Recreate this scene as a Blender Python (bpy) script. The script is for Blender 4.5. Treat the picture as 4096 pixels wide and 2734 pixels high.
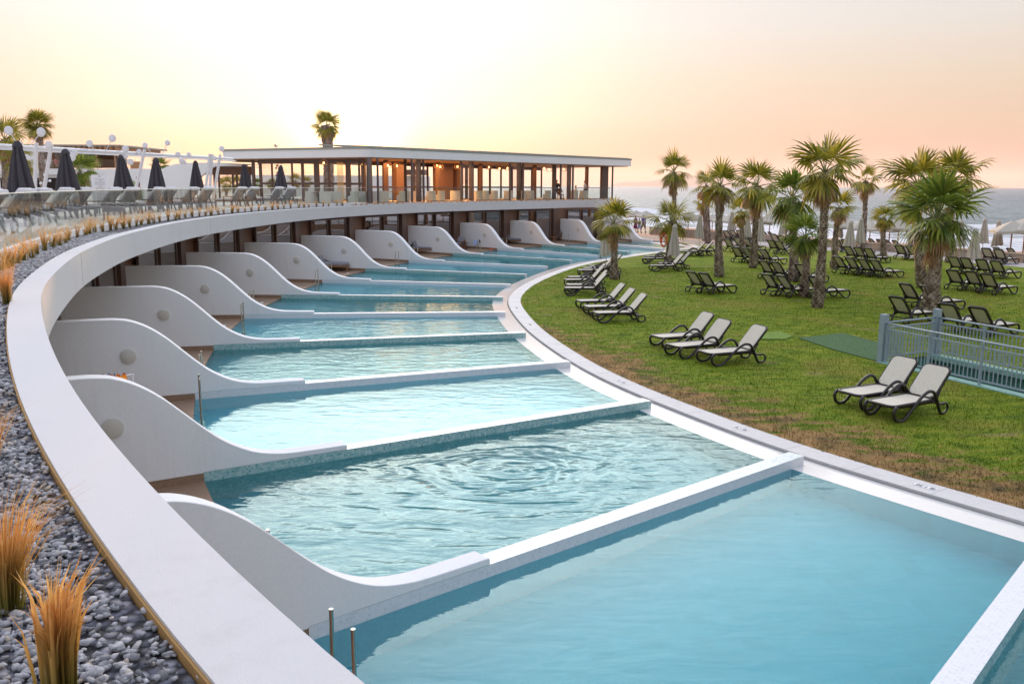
import bpy, bmesh, math, random
import numpy as np
from mathutils import Vector, Matrix, noise
rad = math.radians
for _o in list(bpy.data.objects): bpy.data.objects.remove(_o, do_unlink=True)
S = bpy.context.scene
COL = S.collection
random.seed(7)

# ------------------------------------------------------------------ camera
CAM_H = 4.8
FPX = 3500.0
PITCH = math.atan((1367 - 741.5) / FPX)
ROLL = rad(0.26)
cd = bpy.data.cameras.new('camera'); cam = bpy.data.objects.new('camera', cd); COL.objects.link(cam)
cd.sensor_width = 36; cd.lens = 36 * FPX / 4096; cd.clip_start = 0.1; cd.clip_end = 60000
cam.matrix_world = Matrix.Translation((0, 0, CAM_H)) @ Matrix.Rotation(math.pi/2 - PITCH, 4, 'X') @ Matrix.Rotation(ROLL, 4, 'Z')
S.camera = cam
S.render.resolution_x = 1024; S.render.resolution_y = 683

# ------------------------------------------------------------------ sky, sun, exposure
SUN_AZ = rad(-10.3)      # measured from +Y towards +X
SUN_EL = rad(2.0)
W = bpy.data.worlds.new('World'); S.world = W; W.use_nodes = True
wn = W.node_tree; wn.nodes.clear()
def _wn(t, **k):
    n = wn.nodes.new(t)
    for a, b in k.items(): setattr(n, a, b)
    return n
w_out = _wn('ShaderNodeOutputWorld'); w_bg = _wn('ShaderNodeBackground')
w_sky = _wn('ShaderNodeTexSky', sky_type='NISHITA', sun_disc=False, sun_elevation=SUN_EL, sun_rotation=SUN_AZ,
            altitude=0, air_density=1.0, dust_density=4.5, ozone_density=1.0)
# the sky's own colour by direction: warm low band, pale overexposed upper sky
w_tc = _wn('ShaderNodeTexCoord'); w_sep = _wn('ShaderNodeSeparateXYZ')
wn.links.new(w_tc.outputs['Generated'], w_sep.inputs[0])
w_ramp = _wn('ShaderNodeValToRGB')
e = w_ramp.color_ramp.elements
e[0].position = 0.0; e[0].color = (0.73, 0.41, 0.31, 1)
e[1].position = 1.0; e[1].color = (0.90, 1.02, 1.34, 1)
for p, c in ((0.03, (0.80, 0.49, 0.36, 1)), (0.07, (0.82, 0.59, 0.42, 1)), (0.115, (0.81, 0.68, 0.54, 1)), (0.165, (0.80, 0.77, 0.73, 1)), (0.21, (0.79, 0.79, 0.78, 1)), (0.34, (0.92, 0.96, 1.06, 1)), (0.55, (0.88, 0.98, 1.22, 1))):
    q = w_ramp.color_ramp.elements.new(p); q.color = c
wn.links.new(w_sep.outputs['Z'], w_ramp.inputs[0])
# glow of the sky round the sun
w_dot = _wn('ShaderNodeVectorMath', operation='DOT_PRODUCT')
wn.links.new(w_tc.outputs['Generated'], w_dot.inputs[0])
SUNV = Vector((math.sin(SUN_AZ)*math.cos(SUN_EL), math.cos(SUN_AZ)*math.cos(SUN_EL), math.sin(SUN_EL)))
w_dot.inputs[1].default_value = SUNV
def _mth(op, a, b=None):
    n = _wn('ShaderNodeMath', operation=op); n.use_clamp = False
    for i, v in enumerate((a, b)):
        if v is None: continue
        if isinstance(v, (int, float)): n.inputs[i].default_value = v
        else: wn.links.new(v, n.inputs[i])
    return n.outputs[0]
dpos = _mth('MAXIMUM', w_dot.outputs['Value'], 0.0)
g_wide = _mth('MULTIPLY', _mth('POWER', dpos, 9.0), 0.62)
g_mid = _mth('MULTIPLY', _mth('POWER', dpos, 45.0), 1.1)
g_core = _mth('MULTIPLY', _mth('POWER', dpos, 900.0), 5.0)
def _col(fac, col):
    n = _wn('ShaderNodeVectorMath', operation='SCALE'); n.inputs[0].default_value = col[:3]
    wn.links.new(fac, n.inputs['Scale']); return n.outputs[0]
def _addv(a, b):
    n = _wn('ShaderNodeVectorMath', operation='ADD'); wn.links.new(a, n.inputs[0]); wn.links.new(b, n.inputs[1]); return n.outputs[0]
glow = _addv(_addv(_col(g_wide, (0.50, 0.50, 0.50)), _col(g_mid, (0.80, 0.58, 0.36))), _col(g_core, (1.0, 0.75, 0.4)))
# extra bright lobe added to the unseen sky above the frame, for the pool reflections
w_d2 = _wn('ShaderNodeVectorMath', operation='DOT_PRODUCT'); wn.links.new(w_tc.outputs['Generated'], w_d2.inputs[0]); w_d2.inputs[1].default_value = (math.sin(rad(-6))*math.cos(rad(20)), math.cos(rad(-6))*math.cos(rad(20)), math.sin(rad(20)))
w_mr = _wn('ShaderNodeMapRange', interpolation_type='SMOOTHSTEP'); wn.links.new(w_sep.outputs['Z'], w_mr.inputs['Value']); w_mr.inputs['From Min'].default_value = 0.195; w_mr.inputs['From Max'].default_value = 0.27
lobe = _mth('MULTIPLY', _mth('POWER', _mth('MAXIMUM', w_d2.outputs['Value'], 0.0), 9.0), _mth('MULTIPLY', w_mr.outputs[0], 5.6))
glow = _addv(glow, _col(lobe, (1.0, 0.90, 0.80)))
w_rampv = _wn('ShaderNodeVectorMath', operation='SCALE'); wn.links.new(w_ramp.outputs[0], w_rampv.inputs[0]); w_rampv.inputs['Scale'].default_value = 1.0
grad = _addv(w_rampv.outputs[0], glow)
w_skys = _wn('ShaderNodeVectorMath', operation='SCALE'); wn.links.new(w_sky.outputs[0], w_skys.inputs[0]); w_skys.inputs['Scale'].default_value = 0.12
# the low sky next to the sun is deep gold
w_lo = _wn('ShaderNodeMapRange', interpolation_type='SMOOTHSTEP'); wn.links.new(w_sep.outputs['Z'], w_lo.inputs['Value']); w_lo.inputs['From Min'].default_value = 0.0; w_lo.inputs['From Max'].default_value = 0.085; w_lo.inputs['To Min'].default_value = 1.0; w_lo.inputs['To Max'].default_value = 0.0
w_gold = _wn('ShaderNodeMix', data_type='RGBA'); wn.links.new(_mth('MULTIPLY', _mth('POWER', dpos, 8.0), w_lo.outputs[0]), w_gold.inputs[0]); w_gold.inputs[6].default_value = (1, 1, 1, 1); w_gold.inputs[7].default_value = (1.12, 0.74, 0.36, 1)
w_gm = _wn('ShaderNodeVectorMath', operation='MULTIPLY'); wn.links.new(grad, w_gm.inputs[0]); wn.links.new(w_gold.outputs[2], w_gm.inputs[1]); grad = w_gm.outputs[0]
w_gs = _wn('ShaderNodeVectorMath', operation='SCALE'); wn.links.new(grad, w_gs.inputs[0]); w_gs.inputs['Scale'].default_value = 8.0
w_sum = _addv(w_skys.outputs[0], w_gs.outputs[0])
wn.links.new(w_sum, w_bg.inputs['Color']); w_bg.inputs['Strength'].default_value = 0.10
wn.links.new(w_bg.outputs[0], w_out.inputs[0])
sl = bpy.data.lights.new('sun', 'SUN'); sl.energy = 5.0; sl.angle = rad(0.5); sl.color = (1.0, 0.52, 0.22)
so = bpy.data.objects.new('sun', sl); COL.objects.link(so); so.location = (-20, 120, 30)
so.rotation_euler = (-SUNV).to_track_quat('-Z', 'Y').to_euler()
S.view_settings.view_transform = 'Standard'; S.view_settings.look = 'None'
S.view_settings.exposure = 0.20; S.view_settings.gamma = 1.0

# ------------------------------------------------------------------ helpers
def G(px, py, z=0.0):
    """point at height z seen at pixel (px,py) of the 4096x2734 photograph"""
    x = px - 2048; y = -(py - 1367)
    xr = x*math.cos(ROLL) - y*math.sin(ROLL); yr = x*math.sin(ROLL) + y*math.cos(ROLL)
    dx = xr/FPX; dy = math.cos(PITCH) + yr/FPX*math.sin(PITCH); dz = -math.sin(PITCH) + yr/FPX*math.cos(PITCH)
    t = -(CAM_H - z)/dz
    return Vector((dx*t, dy*t, z))
def GD(px, py, D):
    """point at distance D (along +Y) seen at pixel"""
    x = px - 2048; y = -(py - 1367)
    xr = x*math.cos(ROLL) - y*math.sin(ROLL); yr = x*math.sin(ROLL) + y*math.cos(ROLL)
    dx = xr/FPX; dy = math.cos(PITCH) + yr/FPX*math.sin(PITCH); dz = -math.sin(PITCH) + yr/FPX*math.cos(PITCH)
    t = D/dy
    return Vector((dx*t, D, CAM_H + dz*t))

def tag(o, label=None, cat=None, group=None, kind=None):
    if label: o['label'] = label
    if cat: o['category'] = cat
    if group: o['group'] = group
    if kind: o['kind'] = kind
    return o
def empty(name, loc=(0, 0, 0), rz=0.0, label=None, cat=None, group=None):
    o = bpy.data.objects.new(name, None); COL.objects.link(o); o.location = loc; o.rotation_euler = (0, 0, rz)
    o.empty_display_size = 0.2
    return tag(o, label, cat, group)

class MB:
    def __init__(s): s.v = []; s.f = []; s.m = []; s.mi = 0
    def add(s, vs, fs):
        b = len(s.v); s.v.extend([tuple(q) for q in vs]); s.f.extend([tuple(b+i for i in f) for f in fs]); s.m.extend([s.mi]*len(fs)); return s
    def box(s, c, d, rz=0.0, rx=0.0, ry=0.0):
        M = Matrix.Translation(c) @ Matrix.Rotation(rz, 4, 'Z') @ Matrix.Rotation(ry, 4, 'Y') @ Matrix.Rotation(rx, 4, 'X')
        vs = [M @ Vector((sx*d[0]/2, sy*d[1]/2, sz*d[2]/2)) for sx in (-1, 1) for sy in (-1, 1) for sz in (-1, 1)]
        return s.add(vs, [(0, 1, 3, 2), (4, 6, 7, 5), (0, 4, 5, 1), (2, 3, 7, 6), (0, 2, 6, 4), (1, 5, 7, 3)])
    def bar(s, a, b, w, h=None):
        a = Vector(a); b = Vector(b); h = h or w
        d = (b-a); L = d.length; d.normalize()
        up = Vector((0, 0, 1)) if abs(d.z) < 0.95 else Vector((0, 1, 0))
        x = d.cross(up).normalized(); y = x.cross(d).normalized()
        vs = [p + x*(sx*w/2) + y*(sy*h/2) for p in (a, b) for sx, sy in ((-1, -1), (1, -1), (1, 1), (-1, 1))]
        return s.add(vs, [(0, 3, 2, 1), (4, 5, 6, 7), (0, 1, 5, 4), (1, 2, 6, 5), (2, 3, 7, 6), (3, 0, 4, 7)])
    def tube(s, pts, r, n=8, cap=True, closed=False):
        P = [Vector(p) for p in pts]; m = len(P)
        rr = r if hasattr(r, '__len__') else [r]*m
        vs = []; prev = None
        for i in range(m):
            if closed: d = P[(i+1) % m] - P[i-1]
            else: d = P[min(i+1, m-1)] - P[max(i-1, 0)]
            d.normalize()
            if prev is None:
                up = Vector((0, 0, 1)) if abs(d.z) < 0.9 else Vector((1, 0, 0))
                x = d.cross(up).normalized()
            else:
                x = (prev - d*prev.dot(d)).normalized()
            prev = x; y = d.cross(x)
            for k in range(n):
                a = 2*math.pi*k/n
                vs.append(P[i] + x*(math.cos(a)*rr[i]) + y*(math.sin(a)*rr[i]))
        fs = []
        for i in range(m if closed else m-1):
            j = (i+1) % m
            for k in range(n):
                k2 = (k+1) % n
                fs.append((i*n+k, i*n+k2, j*n+k2, j*n+k))
        if cap and not closed:
            fs.append(tuple(reversed(range(n)))); fs.append(tuple((m-1)*n+k for k in range(n)))
        return s.add(vs, fs)
    def lathe(s, prof, c=(0, 0, 0), n=16, axis='Z'):
        vs = []; m = len(prof)
        for r, z in prof:
            for k in range(n):
                a = 2*math.pi*k/n
                p = (r*math.cos(a), r*math.sin(a), z)
                if axis == 'Y': p = (p[0], p[2], p[1])
                if axis == 'X': p = (p[2], p[0], p[1])
                vs.append((c[0]+p[0], c[1]+p[1], c[2]+p[2]))
        fs = [(i*n+k, i*n+(k+1) % n, (i+1)*n+(k+1) % n, (i+1)*n+k) for i in range(m-1) for k in range(n)]
        fs.append(tuple(reversed(range(n)))); fs.append(tuple((m-1)*n+k for k in range(n)))
        return s.add(vs, fs)
    def prism(s, poly, z0, z1):
        n = len(poly)
        vs = [(p[0], p[1], z0) for p in poly] + [(p[0], p[1], z1) for p in poly]
        fs = [tuple(reversed(range(n))), tuple(range(n, 2*n))] + [(i, (i+1) % n, n+(i+1) % n, n+i) for i in range(n)]
        return s.add(vs, fs)
    def strip(s, A, B, z0, z1, ends=True):
        """solid band between two plan curves of equal count"""
        n = len(A)
        vs = []
        for a, b in zip(A, B): vs += [(a[0], a[1], z0), (b[0], b[1], z0), (b[0], b[1], z1), (a[0], a[1], z1)]
        fs = []
        for i in range(n-1):
            q = 4*i; r = q+4
            fs += [(q, r, r+1, q+1), (q+1, r+1, r+2, q+2), (q+2, r+2, r+3, q+3), (q+3, r+3, r, q)]
        if ends: fs += [(0, 1, 2, 3), (4*n-1, 4*n-2, 4*n-3, 4*n-4)]
        return s.add(vs, fs)
    def sheet(s, A, B, z, za=None):
        n = len(A); vs = []
        for a, b in zip(A, B): vs += [(a[0], a[1], z if za is None else za), (b[0], b[1], z)]
        return s.add(vs, [(2*i, 2*i+1, 2*i+3, 2*i+2) for i in range(n-1)])
    def build(s, name, mats=None, parent=None, smooth=False, local=True, angle=None):
        me = bpy.data.meshes.new(name)
        vs = s.v
        if parent is not None and not local:
            M = parent.matrix_basis.inverted() if parent.parent is None else (parent.parent.matrix_basis @ parent.matrix_basis).inverted()
            vs = [tuple(M @ Vector(q)) for q in vs]
        me.from_pydata(vs, [], s.f)
        if mats is not None:
            for mt in (mats if isinstance(mats, (list, tuple)) else [mats]): me.materials.append(mt)
            if any(s.m): me.polygons.foreach_set('material_index', s.m)
        bm = bmesh.new(); bm.from_mesh(me); bmesh.ops.recalc_face_normals(bm, faces=bm.faces); bm.to_mesh(me); bm.free()
        if smooth:
            me.polygons.foreach_set('use_smooth', [True]*len(me.polygons))
            if angle: me.set_sharp_from_angle(angle=rad(angle))
        o = bpy.data.objects.new(name, me); COL.objects.link(o)
        if parent is not None: o.parent = parent
        return o
def fast_mesh(name, V, F, mat, parent=None, smooth=False):
    """numpy mesh: V (n,3), F (m,k)"""
    me = bpy.data.meshes.new(name); V = np.asarray(V, np.float32); F = np.asarray(F, np.int32)
    me.vertices.add(len(V)); me.vertices.foreach_set('co', V.ravel())
    me.loops.add(F.size); me.loops.foreach_set('vertex_index', F.ravel())
    me.polygons.add(len(F)); me.polygons.foreach_set('loop_start', np.arange(len(F), dtype=np.int32)*F.shape[1])
    me.polygons.foreach_set('loop_total', np.full(len(F), F.shape[1], np.int32))
    if smooth: me.polygons.foreach_set('use_smooth', np.ones(len(F), bool))
    me.materials.append(mat); me.update(calc_edges=True); me.validate()
    o = bpy.data.objects.new(name, me); COL.objects.link(o)
    if parent is not None: o.parent = parent
    return o
def struct(o): o['kind'] = 'structure'; return o
def dup(o, loc, rz=0.0, label=None, group=None, scale=None):
    r = o.copy(); COL.objects.link(r); r.location = loc; r.rotation_euler = (0, 0, rz)
    if scale is not None: r.scale = (scale, scale, scale) if not hasattr(scale, '__len__') else scale
    if label: r['label'] = label
    if group: r['group'] = group
    for ch in o.children:
        c = ch.copy(); COL.objects.link(c); c.parent = r
        for g in ch.children:
            d = g.copy(); COL.objects.link(d); d.parent = c
    return r
def curve(pts, step=0.5, tail=True):
    """Catmull-Rom through plan points, resampled evenly"""
    P = [np.array(p[:2], float) for p in pts]
    P = [2*P[0]-P[1]] + P + [2*P[-1]-P[-2]]
    out = []
    for i in range(1, len(P)-2):
        p0, p1, p2, p3 = P[i-1:i+3]
        n = max(6, int(np.linalg.norm(p2-p1)/step*3))
        for k in range(n):
            t = k/n
            out.append(0.5*((2*p1)+(-p0+p2)*t+(2*p0-5*p1+4*p2-p3)*t*t+(-p0+3*p1-3*p2+p3)*t**3))
    out.append(P[-2]); out = np.array(out)
    d = np.r_[0, np.cumsum(np.linalg.norm(np.diff(out, axis=0), axis=1))]
    n = max(2, int(d[-1]/step)+1); s = np.linspace(0, d[-1], n)
    return np.c_[np.interp(s, d, out[:, 0]), np.interp(s, d, out[:, 1])]
def smooth_curve(C, k=3, it=2):
    C = C.copy()
    for _ in range(it):
        D = C.copy()
        for i in range(1, len(C)-1):
            a = max(0, i-k); b = min(len(C)-1, i+k); w = min(i-a, b-i)
            D[i] = C[i-w:i+w+1].mean(axis=0)
        C = D
    return C
def offs(C, d):
    t = np.gradient(C, axis=0); t /= np.linalg.norm(t, axis=1)[:, None]
    return C + np.c_[-t[:, 1], t[:, 0]]*d     # positive = to the left of travel
def near_on(C, p):
    return int(np.argmin(np.hypot(C[:, 0]-p[0], C[:, 1]-p[1])))

# ------------------------------------------------------------------ materials
def mat(name, base=(0.5, 0.5, 0.5), rough=0.6, metal=0.0, spec=0.5, emis=None, estr=0.0):
    m = bpy.data.materials.new(name); m.use_nodes = True
    p = m.node_tree.nodes['Principled BSDF']
    p.inputs['Base Color'].default_value = (*base, 1); p.inputs['Roughness'].default_value = rough
    p.inputs['Metallic'].default_value = metal; p.inputs['Specular IOR Level'].default_value = spec
    if emis: p.inputs['Emission Color'].default_value = (*emis, 1); p.inputs['Emission Strength'].default_value = estr
    return m
class N:
    """tiny node helper"""
    def __init__(s, m): s.m = m; s.t = m.node_tree; s.p = s.t.nodes.get('Principled BSDF')
    def n(s, ty, **k):
        q = s.t.nodes.new(ty)
        for a, b in k.items(): setattr(q, a, b)
        return q
    def l(s, a, b): s.t.links.new(a, b)
    def coord(s, kind='Object', scale=(1, 1, 1), rot=(0, 0, 0), loc=(0, 0, 0)):
        if kind == 'World': c = s.n('ShaderNodeNewGeometry').outputs['Position']
        else: c = s.n('ShaderNodeTexCoord').outputs[kind]
        mp = s.n('ShaderNodeMapping'); mp.inputs['Scale'].default_value = scale; mp.inputs['Rotation'].default_value = rot; mp.inputs['Location'].default_value = loc
        s.l(c, mp.inputs[0]); return mp.outputs[0]
    def noise(s, vec, scale=5, detail=4, rough=0.5, dist=0.0):
        q = s.n('ShaderNodeTexNoise'); q.inputs['Scale'].default_value = scale; q.inputs['Detail'].default_value = detail
        q.inputs['Roughness'].default_value = rough; q.inputs['Distortion'].default_value = dist
        if vec is not None: s.l(vec, q.inputs['Vector'])
        return q.outputs['Fac']
    def ramp(s, fac, stops):
        q = s.n('ShaderNodeValToRGB'); e = q.color_ramp.elements
        e[0].position, e[0].color = stops[0][0], (*stops[0][1], 1); e[1].position, e[1].color = stops[-1][0], (*stops[-1][1], 1)
        for p, c in stops[1:-1]: e.new(p).color = (*c, 1)
        s.l(fac, q.inputs[0]); return q.outputs[0]
    def mix(s, fac, a, b, mode='MIX'):
        q = s.n('ShaderNodeMix', data_type='RGBA', blend_type=mode)
        for i, v in ((0, fac), (6, a), (7, b)):
            if isinstance(v, (int, float)): q.inputs[i].default_value = v
            elif isinstance(v, tuple): q.inputs[i].default_value = (*v, 1) if len(v) == 3 else v
            else: s.l(v, q.inputs[i])
        return q.outputs[2]
    def math(s, op, a, b=None, clamp=False):
        q = s.n('ShaderNodeMath', operation=op); q.use_clamp = clamp
        for i, v in enumerate((a, b)):
            if v is None: continue
            if isinstance(v, (int, float)): q.inputs[i].default_value = v
            else: s.l(v, q.inputs[i])
        return q.outputs[0]
    def bump(s, h, strength=0.3, dist=0.02, normal=None):
        q = s.n('ShaderNodeBump'); q.inputs['Strength'].default_value = strength; q.inputs['Distance'].default_value = dist
        s.l(h, q.inputs['Height'])
        if normal is not None: s.l(normal, q.inputs['Normal'])
        return q.outputs[0]
    def schlick(s, normal=None, f0=0.02, power=5.0):
        g = s.n('ShaderNodeNewGeometry'); d = s.n('ShaderNodeVectorMath', operation='DOT_PRODUCT')
        s.l(g.outputs['Incoming'], d.inputs[0]); s.l(normal if normal is not None else g.outputs['Normal'], d.inputs[1])
        k = s.math('SUBTRACT', 1.0, s.math('ABSOLUTE', d.outputs['Value']), clamp=True)
        return s.math('ADD', f0, s.math('MULTIPLY', s.math('POWER', k, power), 1-f0), clamp=True)
    def setc(s, c): s.l(c, s.p.inputs['Base Color'])
    def setn(s, c): s.l(c, s.p.inputs['Normal'])

def speckle(name, base, var=0.06, scale=40, rough=0.8, bump=0.15, bscale=120, metal=0, stain=0.04, coord='World'):
    m = mat(name, base, rough, metal); h = N(m)
    v = h.coord(coord)
    f = h.noise(v, scale, 5); lo = tuple(max(0, c*(1-var)) for c in base); hi = tuple(min(1, c*(1+var)) for c in base)
    c = h.ramp(f, [(0.3, lo), (0.7, hi)])
    f2 = h.noise(v, 0.9, 4, 0.6)
    c = h.mix(h.math('MULTIPLY', h.ramp(f2, [(0.45, (0, 0, 0)), (0.75, (1, 1, 1))]), stain*4), c, tuple(q*0.8 for q in base))
    h.setc(c); h.setn(h.bump(h.noise(v, bscale, 3), bump, 0.01)); return m

M = {}
M['plaster'] = speckle('white_plaster', (0.80, 0.80, 0.79), 0.03, 30, 0.85, 0.25, 160, stain=0.02)
M['coping'] = speckle('coping_plaster', (0.61, 0.60, 0.60), 0.06, 260, 0.9, 0.35, 220, stain=0.05)
def streaks(m, amt=0.10):
    h = N(m); src = h.p.inputs['Base Color'].links[0].from_socket
    f = h.noise(h.coord('World', (7, 7, 0.5)), 1.0, 4, 0.65); f2 = h.noise(h.coord('World', (0.5, 0.5, 0.5)), 1.0, 3, 0.5)
    k = h.math('MULTIPLY', h.ramp(f, [(0.52, (0, 0, 0)), (0.72, (1, 1, 1))]), h.ramp(f2, [(0.45, (0, 0, 0)), (0.65, (1, 1, 1))]))
    h.setc(h.mix(h.math('MULTIPLY', k, amt), src, (0.30, 0.28, 0.25)))
streaks(M['plaster'], 0.16); streaks(M['coping'], 0.20)
M['disc'] = speckle('disc_plaster', (0.60, 0.57, 0.50), 0.03, 60, 0.8, 0.1)
M['kerbstone'] = speckle('kerb_stone', (0.58, 0.56, 0.545), 0.05, 9, 0.65, 0.1, 60, stain=0.10)
M['ledge'] = speckle('white_ledge', (0.62, 0.61, 0.59), 0.03, 9, 0.14, 0.05, 60, stain=0.03)
M['tan_pave'] = speckle('tan_paving', (0.36, 0.27, 0.21), 0.1, 3, 0.9, 0.2, 30)
M['path'] = speckle('path_concrete', (0.46, 0.42, 0.39), 0.08, 6, 0.9, 0.1, 50, stain=0.12)
M['terr'] = speckle('terrace_stone', (0.62, 0.57, 0.5), 0.05, 6, 0.8, 0.1, 50)
M['metal_dark'] = mat('dark_metal', (0.07, 0.05, 0.045), 0.45, 0.3)
M['metal_grey'] = mat('grey_metal', (0.14, 0.12, 0.12), 0.4, 0.5)
M['steel'] = mat('steel', (0.55, 0.5, 0.44), 0.22, 1.0)
M['white_metal'] = speckle('white_metal', (0.72, 0.72, 0.74), 0.03, 8, 0.45, 0.02, coord='Object')
M['fence'] = speckle('fence_paint', (0.27, 0.34, 0.38), 0.06, 14, 0.5, 0.05, coord='Object')
M['green_paint'] = speckle('green_paint', (0.06, 0.20, 0.15), 0.2, 4, 0.7, 0.2, 60)
M['green_kerb'] = speckle('green_kerb', (0.22, 0.40, 0.33), 0.2, 8, 0.7, 0.2, 60)
M['plastic'] = mat('brown_plastic', (0.020, 0.014, 0.013), 0.38)
M['void'] = mat('dark_void', (0.02, 0.012, 0.01), 0.9)
M['brown_wall'] = speckle('brown_wall', (0.15, 0.072, 0.042), 0.12, 5, 0.6, 0.05)
M['brown_frame'] = mat('brown_frame', (0.10, 0.055, 0.04), 0.45)
M['ceil'] = mat('warm_ceiling', (0.36, 0.19, 0.09), 0.6)
M['curtain'] = mat('curtain', (0.42, 0.34, 0.27), 0.9)
M['roofgrey'] = speckle('roof_metal', (0.30, 0.31, 0.27), 0.1, 3, 0.6, 0.05)
M['white_cushion'] = speckle('cushion', (0.68, 0.67, 0.69), 0.03, 30, 0.9, 0.1, 90, coord='Object')
M['grey_cushion'] = speckle('grey_cushion', (0.25, 0.24, 0.27), 0.06, 60, 0.95, 0.2, 200, coord='Object')
M['rope'] = mat('rope', (0.13, 0.10, 0.10), 0.9)
M['armchair'] = speckle('wicker', (0.62, 0.58, 0.52), 0.06, 60, 0.8, 0.3, 120, coord='Object')
M['lifebuoy'] = mat('orange_plastic', (0.75, 0.10, 0.03), 0.45)
M['skin'] = mat('skin', (0.48, 0.27, 0.19), 0.55)
M['bulb'] = mat('bulb', (1, 0.7, 0.35), 0.5, emis=(1.0, 0.45, 0.12), estr=9)
M['sand'] = speckle('sand', (0.42, 0.34, 0.26), 0.12, 2, 0.95, 0.3, 20)
M['blackplastic'] = mat('black_plastic', (0.02, 0.02, 0.022), 0.5)

def fabric(name, base, sc=300, rough=0.9, transl=0.0):
    m = mat(name, base, rough); h = N(m); v = h.coord('Object')
    w1 = h.n('ShaderNodeTexWave', wave_type='BANDS', bands_direction='X'); w1.inputs['Scale'].default_value = sc; h.l(v, w1.inputs[0])
    f = h.noise(v, sc*0.35, 3)
    c = h.ramp(f, [(0.3, tuple(q*0.86 for q in base)), (0.7, tuple(min(1, q*1.1) for q in base))])
    h.setc(c); h.setn(h.bump(h.noise(v, sc, 2), 0.2, 0.004))
    if transl: h.p.inputs['Transmission Weight'].default_value = 0
    return m
M['sling'] = fabric('sling_fabric', (0.62, 0.57, 0.46), 120)
M['umb_dark'] = fabric('charcoal_canvas', (0.055, 0.05, 0.058), 90)
M['umb_beige'] = fabric('beige_canvas', (0.46, 0.42, 0.35), 60)
M['thatch'] = fabric('beach_canvas', (0.48, 0.44, 0.37), 40)
for k_, c_ in dict(shirt_purple=(0.12, 0.06, 0.36), shorts_brown=(0.12, 0.09, 0.06), dress_plum=(0.16, 0.02, 0.10), shorts_denim=(0.22, 0.30, 0.45), shirt_camo=(0.14, 0.14, 0.09), hair_brown=(0.06, 0.025, 0.015), hair_grey=(0.25, 0.2, 0.17), top_floral=(0.10, 0.03, 0.03), skirt_olive=(0.18, 0.16, 0.10), shirt_white=(0.7, 0.7, 0.72), apron_black=(0.02, 0.02, 0.03), shoe=(0.02, 0.02, 0.02), hair_blond=(0.55, 0.32, 0.12), shirt_pink=(0.65, 0.2, 0.25), shirt_dark=(0.04, 0.04, 0.06)).items():
    M[k_] = fabric(k_, c_, 80)

def wood(name, a, b, scale=6, plank=0.14, coord='World', gap=True):
    m = mat(name, a, 0.55); h = N(m)
    v = h.coord(coord)
    g = h.noise(h.coord(coord, (1.2, 9, 9)), scale, 5, 0.6, 0.6)
    h.setc(h.ramp(g, [(0.25, a), (0.75, b)])); h.setn(h.bump(g, 0.15, 0.01)); return m
M['deck'] = wood('wood_deck', (0.19, 0.115, 0.07), (0.33, 0.215, 0.135))
M['teak'] = wood('teak', (0.22, 0.09, 0.035), (0.36, 0.17, 0.07), coord='Object')

def mosaic(name, cols, grout, size=0.025, axes='XZ', rough=0.25):
    """cols: list of tile colours; little square tiles laid in object space"""
    m = mat(name, cols[0], rough); h = N(m)
    tc = h.n('ShaderNodeTexCoord').outputs['Object']; sp = h.n('ShaderNodeSeparateXYZ'); h.l(tc, sp.inputs[0])
    cb = h.n('ShaderNodeCombineXYZ'); h.l(sp.outputs[axes[0]], cb.inputs[0]); h.l(sp.outputs[axes[1]], cb.inputs[1])
    br = h.n('ShaderNodeTexBrick'); br.offset = 0.0; br.squash = 1.0
    h.l(cb.outputs[0], br.inputs['Vector']); br.inputs['Scale'].default_value = 1.0
    br.inputs['Brick Width'].default_value = size; br.inputs['Row Height'].default_value = size
    br.inputs['Mortar Size'].default_value = size*0.07; br.inputs['Mortar Smooth'].default_value = 0.1; br.inputs['Bias'].default_value = 0
    br.inputs['Color1'].default_value = (0, 0, 0, 1); br.inputs['Color2'].default_value = (1, 1, 1, 1); br.inputs['Mortar'].default_value = (0.5, 0.5, 0.5, 1)
    vo = h.n('ShaderNodeTexWhiteNoise', noise_dimensions='2D')
    fl = h.n('ShaderNodeVectorMath', operation='FLOOR'); sc = h.n('ShaderNodeVectorMath', operation='SCALE'); sc.inputs['Scale'].default_value = 1/size
    h.l(cb.outputs[0], sc.inputs[0]); h.l(sc.outputs[0], fl.inputs[0]); h.l(fl.outputs[0], vo.inputs['Vector'])
    n = len(cols); c = h.ramp(vo.outputs['Value'], [(i/(n-1), cols[i]) for i in range(n)])
    c = h.mix(br.outputs['Fac'], c, grout)
    h.setc(c); h.setn(h.bump(h.math('SUBTRACT', 1.0, br.outputs['Fac']), 0.35, 0.002)); return m
WH = [(0.60, 0.62, 0.64), (0.66, 0.68, 0.69), (0.70, 0.71, 0.72), (0.63, 0.66, 0.68)]
PA = [(0.42, 0.55, 0.54), (0.56, 0.66, 0.65), (0.66, 0.72, 0.71), (0.50, 0.60, 0.60)]
TE = [(0.13, 0.33, 0.33), (0.28, 0.48, 0.46), (0.44, 0.58, 0.55), (0.20, 0.41, 0.42), (0.34, 0.51, 0.49)]
M['tile_white_side'] = mosaic('white_mosaic_side', WH, (0.74, 0.74, 0.76), 0.04, 'XZ')
M['tile_white_top'] = mosaic('white_mosaic_top', WH, (0.74, 0.74, 0.76), 0.04, 'XY')
M['tile_teal_side'] = mosaic('teal_mosaic_side', TE, (0.38, 0.48, 0.46), 0.04, 'XZ')
M['tile_pale_top'] = mosaic('pale_mosaic_top', PA, (0.62, 0.70, 0.69), 0.04, 'XY')

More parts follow.
